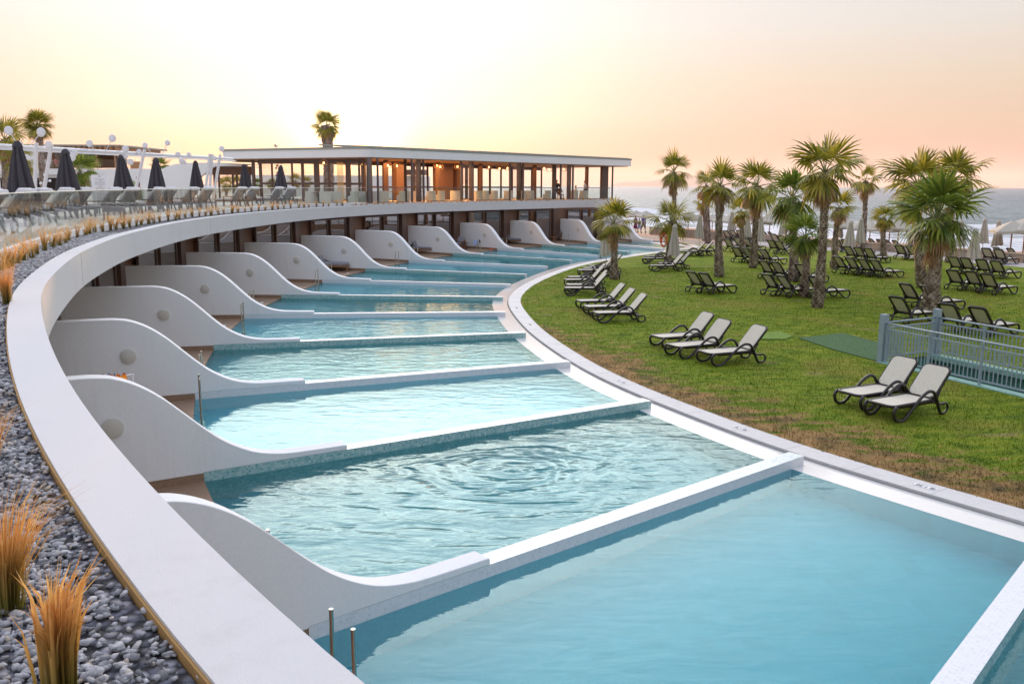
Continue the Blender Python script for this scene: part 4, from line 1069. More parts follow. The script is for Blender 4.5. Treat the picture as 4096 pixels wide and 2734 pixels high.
for k, (p, lb) in enumerate(BU):
    q = G(*p, 0.05); place(beige, 0, tuple(q), k*0.9, lb, 'closed beige parasols on the lawn', 'parasol', 1.0 if k not in (6,) else 1.0)
DU = [(55, 572), (250, 602), (473, 624), (615, 635), (774, 646), (970, 658), (1117, 662)]
for k, (px, py) in enumerate(DU):
    D = 1.28*FPX/(738-py); q = GD(px, py, D)
    place(dark, 1, (q.x+0.10, D, TZ), k*0.7, '%s closed charcoal parasol from the left on the roof terrace' % (['first', 'second', 'third', 'fourth', 'fifth', 'sixth', 'seventh'][k]), 'closed charcoal parasols on the roof terrace', 'parasol', 1.0)
# open square beach parasols
def make_beach_umbrella():
    t = empty('beach_umbrella', (0, 0, 0))
    m = MB(); s = 0.98; ap = (0, 0, 2.45); V = [ap]; ring = []
    for k in range(16):
        a = k/16*4; side = int(a); f = a-side; c = [(-s, -s), (s, -s), (s, s), (-s, s)]; p = c[side]; q = c[(side+1) % 4]
        ring.append((p[0]*(1-f)+q[0]*f, p[1]*(1-f)+q[1]*f, 1.82 + 0.05*math.sin(math.pi*f)))
    V += [(0.5*x, 0.5*y, 2.16) for x, y, z in ring] + ring + [(x, y, z-0.14) for x, y, z in ring]
    F = [(0, 1+k, 1+(k+1) % 16) for k in range(16)] + [(1+k, 17+k, 17+(k+1) % 16, 1+(k+1) % 16) for k in range(16)] + [(17+k, 33+k, 33+(k+1) % 16, 17+(k+1) % 16) for k in range(16)]
    m.add(V, F); m.build('canopy', M['thatch'], t)
    m = MB(); m.tube([(0, 0, -0.3), (0, 0, 2.45)], 0.04, 8); m.build('pole', M['teak'], t)
    return t
bu = make_beach_umbrella(); fb = True
for k, (px, py, sc) in enumerate([(2545, 861, 1), (2583, 872, 1), (2754, 870, 1.05), (2800, 874, 1), (2890, 884, 1), (2915, 880, 1), (3080, 880, 1.1), (3394, 899, 1.05), (3440, 902, 1), (3482, 906, 1), (3596, 908, 1.1), (4048, 932, 1.2), (4100, 927, 1.3), (3560, 914, 1), (2850, 881, 1), (3045, 893, 1)]):
    D = 0; 
    # stands on the sloping beach: solve along the ray for the canopy apex height
    for D in np.arange(60, 160, 0.25):
        q = GD(px, py, D); u = q.x*NU[0]+q.y*NU[1]; zg = -0.2 - (u-55.6)/39.4*2.1
        if u > 57 and q.z <= zg + 2.45*sc: break
    lb = '%s open beige beach umbrella from the left on the sand' % ['first', 'second', 'third', 'fourth', 'sixth', 'seventh', 'ninth', 'tenth', 'eleventh', 'twelfth', 'fourteenth', 'fifteenth', 'sixteenth', 'thirteenth', 'fifth', 'eighth'][k]
    if fb: fb = False; bu.location = (q.x, q.y, zg); bu.scale = (sc,)*3; tag(bu, lb, 'beach umbrella', 'open beach umbrellas')
    else: o = dup(bu, (q.x, q.y, zg), k*0.4, lb, 'open beach umbrellas', sc); o['category'] = 'beach umbrella'

# ---- palms ------------------------------------------------------------------------------
def P(base_px, crown_px, rpx, key, tr, label, kw, leaf='leaf', base_z=0.05, behind=0.0):
    b = G(*base_px, base_z); c = GD(crown_px[0], crown_px[1], b.y); R = rpx/FPX*math.hypot(b.x*0.3, b.y)*1.16
    return palm(b, (c.x, b.y, c.z), R, key, tr, label, kw, 'palms on the lawn', leaf)
k1 = dict(seed=11, n=14, skirt=6, dryn=2); k2 = dict(seed=5, n=13, skirt=30, dryn=6); k3 = dict(seed=23, n=16, skirt=14, dryn=7); k4 = dict(seed=31, n=11, skirt=14, dryn=6); k5 = dict(seed=44, n=19, skirt=10, dryn=4); k6 = dict(seed=57, n=10, skirt=30, dryn=8)
P((2456, 1117), (2456, 897), 92, 'a', 0.30, 'short leaning palm beside the closed parasol at the pool kerb', k1)
P((2671, 1056), (2684, 888), 84, 'b', 0.28, 'short palm with an orange lifebuoy hanging on its trunk', k1 | dict(seed=12))
P((2697, 1000), (2696, 690), 76, 'c', 0.30, 'tall palm rising directly behind the lifebuoy palm', k2)
P((2831, 973), (2824, 745), 62, 'd', 0.36, 'tall dry-looking palm just left of the first thick trunk', k6)
P((2818, 962), (2812, 812), 42, 'd', 0.28, 'small withered palm behind the dry-looking one', k6)
P((2877, 1107), (2882, 745), 88, 'c', 0.33, 'tall palm with a hanging brown skirt, left of the central group', k2 | dict(seed=6))
P((2967, 1015), (2963, 850), 58, 'f', 0.30, 'low palm with a drooping crown between two tall palms', k4)
P((3012, 1071), (3026, 748), 106, 'e', 0.32, 'tall palm with a wide ragged crown left of centre in the grove', k2 | dict(seed=9, n=13))
P((3175, 1124), (3168, 795), 118, 'g', 0.36, 'wide leaning palm with deep green fronds in mid grove', k3, 'leaf_deep')
P((3215, 1187), (3222, 950), 94, 'h', 0.30, 'low dark green palm in front of the tallest one', k5, 'leaf_deep')
P((3269, 1230), (3300, 690), 138, 'i', 0.30, 'tallest slender palm standing in the middle of the grove', k3 | dict(seed=27, n=15))
P((3339, 1073), (3356, 832), 68, 'f', 0.30, 'slim golden palm right of the tallest palm', k4)
P((3448, 1007), (3462, 726), 66, 'd', 0.33, 'tall thin palm with brown hanging fronds right of the tallest palm', k6)
P((3535, 1037), (3535, 876), 52, 'j', 0.30, 'small lone palm standing beside the path', k4 | dict(seed=36, n=16, skirt=18))
P((3692, 1150), (3672, 740), 128, 'k', 0.36, 'big bushy palm at the back left of the right-hand cluster', k5 | dict(seed=46))
P((3799, 1050), (3810, 725), 112, 'k', 0.34, 'big palm at the back right of the right-hand cluster', k5 | dict(seed=46))
P((3637, 1000), (3650, 860), 60, 'j', 0.30, 'small palm hidden behind the right-hand cluster', k4)
P((3714, 1256), (3748, 880), 165, 'l', 0.42, 'largest nearest palm with a huge green crown behind the fence', dict(seed=61, n=25, skirt=12, dryn=3), 'leaf_deep')

# lifebuoy on its palm
b = G(2671, 1056, 0.05); lt = empty('lifebuoy', (b.x-0.32, b.y-0.42, 1.55), 0, 'orange lifebuoy hanging on the trunk of a short palm', 'lifebuoy')
m = MB(); m.tube([(0.14*math.cos(a)-0.05, -0.2*math.cos(a), 0.38*math.sin(a)) for a in [2*math.pi*k/24 for k in range(24)]], 0.06, 8, closed=True); m.build('ring', M['lifebuoy'], lt, smooth=True)
m = MB()
for k in range(4):
    a = math.pi/4 + k*math.pi/2; m.tube([(0.14*math.cos(a+d)-0.05, -0.2*math.cos(a+d), 0.38*math.sin(a+d)) for d in (-0.1, 0, 0.1)], 0.064, 8)
m.build('white_bands', M['white_metal'], lt, smooth=True)
# garden spotlights by palms
for k, (px, py, lb) in enumerate([(2478, 1118, 'small grey garden tap and spotlight at the foot of the leaning palm'), (3320, 1070, 'tiny garden spotlight at the foot of the slim golden palm'), (3496, 1027, 'tiny garden spotlight on the lawn left of the small lone palm')]):
    q = G(px, py, 0.05); t = empty('garden_spotlight', tuple(q), 0, lb, 'spotlight', 'garden spotlights')
    m = MB(); m.tube([(0, 0, 0), (0, 0, 0.28)], 0.03, 6); m.build('stake', M['blackplastic'], t); m = MB(); m.tube([(-0.05, -0.05, 0.26), (0.04, 0.04, 0.40)], [0.05, 0.07], 8); m.build('lamp_head', M['metal_grey'], t)

# ---- fence and ramp pit ---------------------------------------------------------------------
def fence_run(name, label, A, d, n, L):
    t = empty(name, (A.x, A.y, 0.06), math.atan2(d.y, d.x), label, 'fence')
    m = MB(); m.box((0, 0, 0.66), (0.17, 0.17, 1.32)); m.build('corner_post', M['fence'], t)
    for k in range(n+1):
        x = 0.14 + k*L if k == 0 else k*L
        m = MB(); m.box((x, 0, 0.52), (0.045, 0.075, 1.04)); m.box((x, 0, 0.006), (0.11, 0.12, 0.012)); m.build('post', M['fence'], t)
    m = MB(); m.tube([(0.06, 0, 1.08), (n*L, 0, 1.08)], 0.028, 8); m.build('handrail', M['fence'], t, smooth=True)
    for z, nm in ((0.93, 'upper_rail'), (0.12, 'lower_rail')):
        m = MB(); m.box((n*L/2+0.07, 0, z), (n*L-0.14, 0.03, 0.04)); m.build(nm, M['fence'], t)
    for k in range(n):
        nb = int(L/0.115)
        x0 = 0.14 if k == 0 else k*L
        for j in range(1, nb):
            if k > 4: break
            m = MB(); m.box((x0+(L*(k+1)-x0)*j/nb, 0, 0.525), (0.022, 0.022, 0.78)); m.build('bar', M['fence'], t)
    return t
L1 = (G(3901, 1538, 0.05)-G(3708, 1487, 0.05)).length
fence_run('metal_fence', 'pale blue metal fence with box corner post, front run beside the ramp', P1, fd, 5, L1)
fence_run('metal_fence', 'pale blue metal fence with box corner post, rear run behind the ramp', P2, fd2, 5, L1)
dv = (P2-P1); fence_t = empty('metal_fence', (P1.x, P1.y, 0.06), math.atan2(dv.y, dv.x), 'short pale blue fence run joining the two corner posts', 'fence'); Lc = dv.length
m = MB(); m.tube([(0.06, 0, 1.083), (Lc-0.06, 0, 1.083)], 0.027, 8); m.build('handrail', M['fence'], fence_t, smooth=True)
for z, nm in ((0.94, 'upper_rail'), (0.13, 'lower_rail')):
    m = MB(); m.box((Lc/2, 0, z), (Lc-0.16, 0.03, 0.04)); m.build(nm, M['fence'], fence_t)
for k in range(1, int(Lc/0.125)):
    m = MB(); m.box((k*0.125, 0, 0.535), (0.022, 0.022, 0.79)); m.build('bar', M['fence'], fence_t)
pm = MB(); pp = [Vector((p[0], p[1])) for p in pit]
def pk(a, b, z0, z1, th=0.0):
    pm.add([(a.x, a.y, z0), (b.x, b.y, z0), (b.x, b.y, z1), (a.x, a.y, z1)], [(0, 1, 2, 3)])
pk(pp[0], pp[1], -0.55, 0.0); pk(pp[1], pp[2], -2.4, 0.0); pk(pp[2], pp[3], -2.4, 0.0); pk(pp[3], pp[0], -2.4, 0.0)
struct(pm.build('ramp_wall', M['green_paint']))
pm = MB(); pm.add([(pp[0].x, pp[0].y, -0.55), (pp[1].x, pp[1].y, -0.55), (pp[2].x, pp[2].y, -2.4), (pp[3].x, pp[3].y, -2.4)], [(0, 1, 2, 3)]); struct(pm.build('ramp_floor', M['void']))
def band(a, b, w, nm):
    d = (b-a).normalized(); n_ = Vector((-d.y, d.x))*w; m = MB(); m.strip([a-n_, b-n_], [a+n_, b+n_], -0.06, 0.075); return m
m = band(pp[0], pp[3], 0.16, ''); struct(m.build('ramp_kerb', M['green_kerb'])); m = band(pp[1], pp[2], 0.16, ''); struct(m.build('ramp_kerb', M['green_kerb']))
# turf mats
m = MB(); ps = [G(3195, 1352, .06), G(3370, 1332, .06), G(3540, 1376, .06), G(3512, 1445, .06), G(3340, 1400, .06)]
m.prism([(p.x, p.y) for p in ps], 0.052, 0.075); tag(m.build('turf_mat', M['mat_turf']), 'dark green artificial turf mat leading to the ramp', 'turf mat')
m = MB(); ps = [G(2965, 1342, .06), G(3120, 1325, .06), G(3172, 1345, .06), G(3140, 1357, .06), G(3000, 1356, .06)]; m.prism([(p.x, p.y) for p in ps], 0.052, 0.08); tag(m.build('turf_mat', M['mat_turf_light']), 'bright green turf strip lying left of the dark mat', 'turf mat')

# ---- depth plates on the kerb ------------------------------------------------------------------
for k, (px, py, lb) in enumerate([(3700, 1945, 'nearest'), (2952, 1703, 'second'), (2490, 1521, 'third'), (2100, 1296, 'fourth'), (2060, 1230, 'fifth')]):
    q = G(px, py, 0.06); i = near_on(law_c, q); t_ = law_c[i+1]-law_c[i-1]; ang = math.atan2(t_[1], t_[0])
    cc = (law_c[i]+gi[i])/2
    q2_ = cc if k else np.array((q.x, q.y))
    e = empty('depth_plate', (q2_[0], q2_[1], 0.056), ang, '%s white depth plate reading 1.30 on the pool kerb' % lb, 'sign', 'depth plates on the pool kerb')
    m = MB(); m.box((0, 0, 0.003), (0.36, 0.12, 0.006)); m.build('plate', M['white_metal'], e)
    cu = bpy.data.curves.new('depth_number', 'FONT'); cu.body = '1.30'; cu.size = 0.115; cu.align_x = 'CENTER'; cu.align_y = 'CENTER'; cu.extrude = 0.001; cu.offset = 0.002
    to = bpy.data.objects.new('tmp', cu); COL.objects.link(to); dg = bpy.context.evaluated_depsgraph_get(); me = bpy.data.meshes.new_from_object(to.evaluated_get(dg)); bpy.data.objects.remove(to)
    n_ = bpy.data.objects.new('depth_number', me); COL.objects.link(n_); me.materials.clear(); me.materials.append(M['blackplastic']); n_.parent = e; n_.location = (0.045, 0, 0.0075); n_.rotation_euler = (0, 0, 0)
    m = MB(); m.tube([(0.04*math.cos(a)-0.125, 0.04*math.sin(a), 0.0075) for a in [2*math.pi*j/20 for j in range(20)]], 0.004, 4, closed=True); m.bar((-0.15, -0.022, 0.0075), (-0.10, 0.022, 0.0075), 0.006, 0.002); m.bar((-0.15, 0.022, 0.0078), (-0.10, -0.022, 0.0078), 0.006, 0.002); m.build('no_diving_symbol', M['blackplastic'], e)

# ---- ladders --------------------------------------------------------------------------------------
for i in range(0, 13):
    a, b = DA[i], DA[i+1]; L = np.linalg.norm(b-a); t_ = (b-a)/L; n_ = np.array((t_[1], -t_[0]))
    al, dp = {0: (1.39, -0.25), 1: (5.06, -0.15), 2: (1.92, 0.08), 4: (2.64, 0.34), 6: (2.72, 0.55), 8: (3.05, 0.6), 10: (3.9, 0.8), 12: (3.4, 0.8)}.get(i, (L-0.78, 0.10))
    dcp = deck_c[near_on(deck_c, b-t_*al)]; base_ = b-t_*al+n_*dp; dn_ = DIR[i]*0.12
    if i > 1 and (base_-dcp)@DIR[i] < 0.12: base_ = dcp+dn_
    e = empty('pool_ladder', (base_[0], base_[1], 0), math.atan2(t_[1], t_[0]),
              'steel ladder poles in pool bay %s from the camera' % (['one', 'two', 'three', 'four', 'five', 'six', 'seven', 'eight', 'nine', 'ten', 'eleven', 'twelve', 'thirteen'][i]), 'pool ladder', 'steel pool ladders')
    for s in (-0.23, 0.23):
        m = MB(); m.tube([(s, 0, -0.9), (s, 0, 0.93)], 0.021, 12); m.build('pole', M['steel'], e, smooth=True, angle=40)
    for z in (-0.2, -0.5, -0.8):
        m = MB(); m.box((0, 0.0, z), (0.42, 0.10, 0.03)); m.build('tread', M['steel'], e)
# ================================================================== PAVILION
ZR0, ZR1 = 6.68, 7.38
rl, rk, rr_ = G(893, 636, ZR0), G(1474, 628, ZR0), G(2524, 665, ZR0)
pav = empty('glass_pavilion', (rk.x, rk.y, 3.56), 0, 'glazed restaurant pavilion with a flat white roof on top of the hotel wing', 'pavilion')
back = Vector((-0.45, 0.9))      # depth direction
rb = [rl, rk, rr_]
poly = [(rl.x, rl.y), (rk.x-0.4, rk.y+0.1), (rk.x, rk.y+0.05), (rk.x+0.4, rk.y+0.5), (rr_.x, rr_.y), (rr_.x-8.0, rr_.y+9.5), (rl.x+7.0, rl.y+17.0), (rl.x-1.5, rl.y+7)]
m = MB(); m.prism(poly, ZR0, ZR1-0.14)
o = m.build('roof', M['plaster'], pav, local=False)
cx = sum(p[0] for p in poly)/len(poly); cy = sum(p[1] for p in poly)/len(poly)
grow = [(cx+(p[0]-cx)*1.004, cy+(p[1]-cy)*1.004) for p in poly]
m = MB(); m.prism(grow, ZR1-0.137, ZR1+0.02); m.build('roof_trim', M['roofgrey'], o, local=False)
# ridged metal roofing along the front: long low ridges
m = MB()
inner = [(cx+(p[0]-cx)*0.97, cy+(p[1]-cy)*0.97) for p in poly]
for k in range(46):
    f = k/45; a = Vector((rk.x*(1-f)+rr_.x*f, rk.y*(1-f)+rr_.y*f)) + Vector((-0.25, 0.4)); d = Vector((-0.62, 0.78))
    m.bar((a.x, a.y, ZR1+0.03), (a.x+d.x*7, a.y+d.y*7, ZR1+0.35), 0.16, 0.12)
m.add([(inner[0][0], inner[0][1], ZR1+0.02), (inner[2][0], inner[2][1], ZR1+0.02), (inner[4][0], inner[4][1], ZR1+0.02), (inner[5][0], inner[5][1], ZR1+0.35), (inner[6][0], inner[6][1], ZR1+0.35)], [(0, 1, 2, 3, 4)])
m.build('roof_sheeting', M['roofgrey'], o, local=False)
m = MB(); m.prism([(cx+(p[0]-cx)*0.985, cy+(p[1]-cy)*0.985) for p in poly], ZR0-0.06, ZR0-0.004); m.build('ceiling', M['ceil'], pav, local=False)
# front line follows the slab
fl = offs(par_in, 1.15)
def onfront(px):
    """point of the front line seen in column px"""
    best = None
    for k in range(kend-2, len(fl)):
        x = FPX*fl[k][0]/(fl[k][1]*math.cos(PITCH)-(-1.0)*math.sin(PITCH)*0+0.0)
        d = abs(2048 + FPX*fl[k][0]/(fl[k][1]*math.cos(PITCH)+1.2*math.sin(PITCH)) - px)
        if best is None or d < best[0]: best = (d, k)
    k = min(max(best[1], 1), len(fl)-2); t_ = fl[k+1]-fl[k-1]; return Vector((fl[k][0], fl[k][1])), math.atan2(t_[1], t_[0])
ZF = 3.56; Hh = ZR0-0.06-ZF
def post(mb, p, w, d, rz): mb.box((p.x, p.y, ZF+Hh/2), (w, d, Hh), rz)
for px, w in ((1472, .22), (1505, .14), (1645, .18), (1698, .16), (1845, .20), (1888, .16), (2040, .2), (2092, .22), (2237, .2), (2288, .22), (2441, .16), (2452, .14)):
    p, rz = onfront(px); m = MB(); post(m, p, w*0.7, 0.12, rz); m.build('post', M['metal_grey'], pav, local=False)
for px0, px1 in ((1489, 1503), (1634, 1640), (1684, 1694), (1894, 1899), (2079, 2088), (2221, 2230), (2277, 2283), (2412, 2434)):
    p0, rz = onfront(px0); p1, _ = onfront(px1); c = (p0+p1)/2; n_ = Vector((-math.sin(rz), math.cos(rz)))
    m = MB(); m.box((c.x+n_.x*0.32, c.y+n_.y*0.32, ZF+Hh/2), ((p1-p0).length*0.9, 0.26, Hh-0.02), rz); m.build('folded_doors', M['brown_frame'], pav, local=False)
for px0, px1 in ((1508, 1640), (1703, 1841), (1902, 2035), (2097, 2231), (2293, 2436)):
    p0, rz = onfront(px0); p1, _ = onfront(px1); c = (p0+p1)/2; d = (p1-p0); rz = math.atan2(d.y, d.x)
    m = MB(); m.box((c.x, c.y, ZF+0.55), (d.length-0.05, 0.02, 0.95), rz); m.build('glass_panel', M['glass'], pav, local=False)
    m = MB(); m.box((c.x, c.y, ZF+1.05), (d.length, 0.05, 0.05), rz); m.box((c.x, c.y, ZF+0.05), (d.length, 0.06, 0.06), rz); m.build('panel_rail', M['metal_grey'], pav, local=False)
# window panes above the open bays between the posts pairs
for px0, px1 in ((1475, 1489), (1648, 1684), (1848, 1886), (2043, 2078), (2240, 2276), (2445, 2450)):
    p0, rz = onfront(px0); p1, _ = onfront(px1); c = (p0+p1)/2; d = p1-p0; rz = math.atan2(d.y, d.x)
    m = MB(); m.box((c.x, c.y, ZF+Hh/2), (d.length, 0.012, Hh-0.1), rz); m.build('pane', M['window_clear'], pav, local=False)
# left glazing
g0, g1 = Vector((-19.2, 67.5)), Vector((-10.6, 63.2)); gd = g1-g0
def onleft(px):
    best = min((abs(2048 + FPX*(g0.x+gd.x*f/400)/((g0.y+gd.y*f/400)*math.cos(PITCH)+0.1) - px), f) for f in range(-40, 401)); f = best[1]/400; return g0+gd*f
rzl = math.atan2(gd.y, gd.x)
for px, w in ((1015, .24), (1043, .22), (1089, .10), (1169, .10), (1211, .20), (1267, .44), (1316, .16), (1392, .40), (1436, .12)):
    p = onleft(px); m = MB(); m.box((p.x, p.y, ZF+Hh/2), (w, 0.12, Hh), rzl); m.build('post', M['brown_frame'], pav, local=False)
a, b = onleft(1043), onleft(1462); c = (a+b)/2
m = MB(); m.box((c.x, c.y, 4.86), ((b-a).length, 0.10, 0.16), rzl); m.box((c.x, c.y, ZR0-0.22), ((b-a).length+0.4, 0.14, 0.30), rzl); m.build('window_rail', M['brown_frame'], pav, local=False)
m = MB(); m.box((c.x, c.y, ZF+Hh/2), ((b-a).length, 0.012, Hh-0.2), rzl); m.build('pane', M['window_clear'], pav, local=False)
p = onleft(1364); m = MB()
for k in range(8): m.tube([(p.x-0.22+k*0.06, p.y-0.3, ZF+0.1), (p.x-0.22+k*0.06, p.y-0.3, ZR0-0.3)], 0.018, 6)
m.build('rod_screen', mat('brass', (0.75, 0.5, 0.15), 0.3, 0.8), pav, local=False)
# rear glazing: rail and mullions 9 m behind the front
bl = offs(par_in, 9.5)
kb = near_on(bl, (-14, 66))
bb0, bb1 = Vector((-11.5, 70.5)), Vector((3.0, 93.0)); bd = bb1-bb0; rzb = math.atan2(bd.y, bd.x); nb = 14
for k in range(nb+1):
    p = bb0+bd*(k/nb); w = (0.10, 0.16, 0.10, 0.30)[k % 4]
    m = MB(); m.box((p.x, p.y, ZF+Hh/2), (w, 0.15, Hh), rzb); m.build('rear_mullion', M['brown_frame'], pav, local=False)
c = (bb0+bb1)/2
m = MB(); m.box((c.x, c.y, 4.62), (bd.length, 0.08, 0.13), rzb); m.box((c.x, c.y, ZR0-0.2), (bd.length, 0.10, 0.28), rzb); m.build('rear_rail', M['brown_frame'], pav, local=False)
for f, w in ((0.08, 1.0), (0.30, 2.2), (0.38, 0.9)):
    p = bb0+bd*f; m = MB(); m.box((p.x+1.2, p.y-1.2, ZF+Hh/2), (w, 0.5, Hh-0.01), rzb); m.build('interior_wall', M['brown_wall'], pav, local=False)
for px in (1518, 1610, 1820, 1990, 2210, 2420):
    p, rz = onfront(px); m = MB(); m.box((p.x-1.6, p.y+2.6, ZF+Hh/2), (0.26, 0.26, Hh-0.01), rz); m.build('interior_column', M['brown_wall'], pav, local=False)
# pendant lamps
for k, (px, py) in enumerate([(1295, 652), (1552, 662), (1588, 664), (1749, 663), (1761, 668), (1830, 667), (1956, 669), (1998, 674), (2030, 673), (2071, 671), (2177, 673), (2197, 678), (2256, 677), (2273, 675)]):
    p, rz = onfront(max(px, 1480)); D = p.y+2.2+(k % 2)*0.8; q = GD(px, py, D)
    t = empty('pendant_lamp', tuple(q), 0, '%s glowing round wire pendant lamp from the left under the pavilion ceiling' % ['first', 'second', 'third', 'fourth', 'fifth', 'sixth', 'seventh', 'eighth', 'ninth', 'tenth', 'eleventh', 'twelfth', 'thirteenth', 'fourteenth'][k], 'pendant lamp', 'pendant lamps in the pavilion')
    m = MB()
    for j in range(10):
        a = math.pi*2*j/10; m.tube([(0.06*math.cos(a), 0.06*math.sin(a), 0.26), (0.26*math.cos(a), 0.26*math.sin(a), 0.10), (0.27*math.cos(a), 0.27*math.sin(a), -0.06), (0.18*math.cos(a), 0.18*math.sin(a), -0.2)], 0.009, 4)
    m.tube([(0, 0, 0.26), (0, 0, max(0.3, ZR0-0.07-q.z))], 0.01, 4); m.build('shade', M['teak'], t)
    m = MB(); m.lathe([(0, -0.07), (0.05, -0.04), (0.06, 0.0), (0.04, 0.06), (0, 0.08)], (0, 0, 0), 10); m.build('bulb', M['bulb'], t, smooth=True)
pl = bpy.data.lights.new('pavilion_warm_fill', 'AREA'); pl.shape = 'RECTANGLE'; pl.size = 12; pl.size_y = 4; pl.energy = 1000; pl.color = (1, 0.50, 0.20)  # added warm fill for the orange glow inside, separate from the pendants
po = bpy.data.objects.new('pavilion_warm_fill', pl); COL.objects.link(po); po.location = (-7.6, 69.5, ZR0-0.3); po.rotation_euler = (0, 0, math.atan2(26, 20))
pl2 = bpy.data.lights.new('pavilion_warm_fill', 'AREA'); pl2.shape = 'RECTANGLE'; pl2.size = 16; pl2.size_y = 4; pl2.energy = 350; pl2.color = (1, 0.52, 0.24)  # second, weaker added fill towards the right end
po2 = bpy.data.objects.new('pavilion_warm_fill', pl2); COL.objects.link(po2); po2.location = (1.5, 81.5, ZR0-0.3); po2.rotation_euler = (0, 0, math.atan2(26, 20))
# bird on the roof
q = GD(1104, 596, rl.y*0.62+rk.y*0.38+0.5); t = empty('gull', (q.x, q.y, ZR1+0.02), 0, 'small gull stretching its wings on the pavilion roof edge', 'bird')
m = MB(); m.lathe([(0, -0.16), (0.05, -0.08), (0.07, 0.02), (0.04, 0.12), (0.03, 0.18), (0, 0.2)], (0, 0, 0.16), 10, 'X')
for s in (-1, 1): m.add([(0.05, s*0.04, 0.2), (0.1, s*0.3, 0.30), (0.0, s*0.55, 0.24), (-0.12, s*0.5, 0.21), (-0.06, s*0.05, 0.19)], [(0, 1, 2, 3, 4)])
m.tube([(0, -0.03, 0.1), (0, -0.03, 0)], 0.008, 4); m.tube([(0, 0.03, 0.1), (0, 0.03, 0)], 0.008, 4); m.build('body', M['white_cushion'], t)

# ---- furniture inside and outside the pavilion -------------------------------------------------
def make_armchair():
    t = empty('wicker_armchair', (0, 0, 0))
    m = MB(); m.box((0, 0, 0.22), (0.62, 0.62, 0.34)); m.build('seat_base', M['armchair'], t)
    m = MB(); m.strip([(0.32*math.cos(a), 0.34*math.sin(a)) for a in np.linspace(-0.35, math.pi+0.35, 14)], [(0.40*math.cos(a), 0.40*math.sin(a)) for a in np.linspace(-0.35, math.pi+0.35, 14)], 0.06, 0.80); m.build('back_shell', M['armchair'], t)
    m = MB(); m.box((0, -0.02, 0.44), (0.54, 0.56, 0.09)); m.build('cushion', M['white_cushion'], t); return t
def make_table():
    t = empty('dining_table', (0, 0, 0)); m = MB(); m.lathe([(0, 0.72), (0.42, 0.72), (0.42, 0.75), (0, 0.75)], n=20); m.build('table_top', M['teak'], t)
    m = MB(); m.tube([(0, 0, 0.03), (0, 0, 0.72)], 0.035, 8); m.lathe([(0, 0), (0.24, 0), (0.22, 0.03), (0, 0.03)], n=16); m.build('pedestal', M['metal_dark'], t); return t
ac = make_armchair(); tb = make_table(); fa = ft = True
FR = ['first', 'second', 'third', 'fourth', 'fifth', 'sixth', 'seventh', 'eighth', 'ninth', 'tenth', 'eleventh', 'twelfth', 'thirteenth', 'fourteenth', 'fifteenth', 'sixteenth', 'seventeenth', 'eighteenth']
for k, px in enumerate([1520, 1552, 1588, 1630, 1668, 1718, 1756, 1792, 1866, 1935, 1968, 2010, 2062, 2115, 2160, 2208, 2322, 2372]):
    p, rz = onfront(px); n_ = Vector((-math.sin(rz), math.cos(rz))); q = p + n_*(0.75+(k % 3)*0.25); lb = '%s pale wicker armchair from the left behind the pavilion railing' % FR[k]
    if fa: fa = False; ac.location = (q.x, q.y, ZF); ac.rotation_euler = (0, 0, rz+math.pi+0.3); tag(ac, lb, 'armchair', 'wicker armchairs in the pavilion')
    else: dup(ac, (q.x, q.y, ZF), rz+math.pi+(k % 4-1.5)*0.4, lb)
for k, px in enumerate([1536, 1650, 1738, 1915, 1990, 2138, 2190, 2347]):
    p, rz = onfront(px); n_ = Vector((-math.sin(rz), math.cos(rz))); q = p + n_*(1.75); lb = '%s round table from the left among the pavilion armchairs' % FR[k]
    if ft: ft = False; tb.location = (q.x, q.y, ZF); tag(tb, lb, 'table', 'round tables in the pavilion')
    else: dup(tb, (q.x, q.y, ZF), 0, lb)
for k, (px, D) in enumerate([(1245, 60.5), (1302, 59.8), (1345, 60.6), (1412, 60.0), (1448, 60.6)]):
    q = GD(px, 800, D); dup(ac, (q.x, q.y, TZ), 2.6+k*0.8, '%s wicker armchair from the left on the open terrace beside the pavilion' % FR[k])
q = GD(1275, 800, 60.4); dup(tb, (q.x, q.y, TZ), 0, 'round table on the open terrace beside the pavilion')

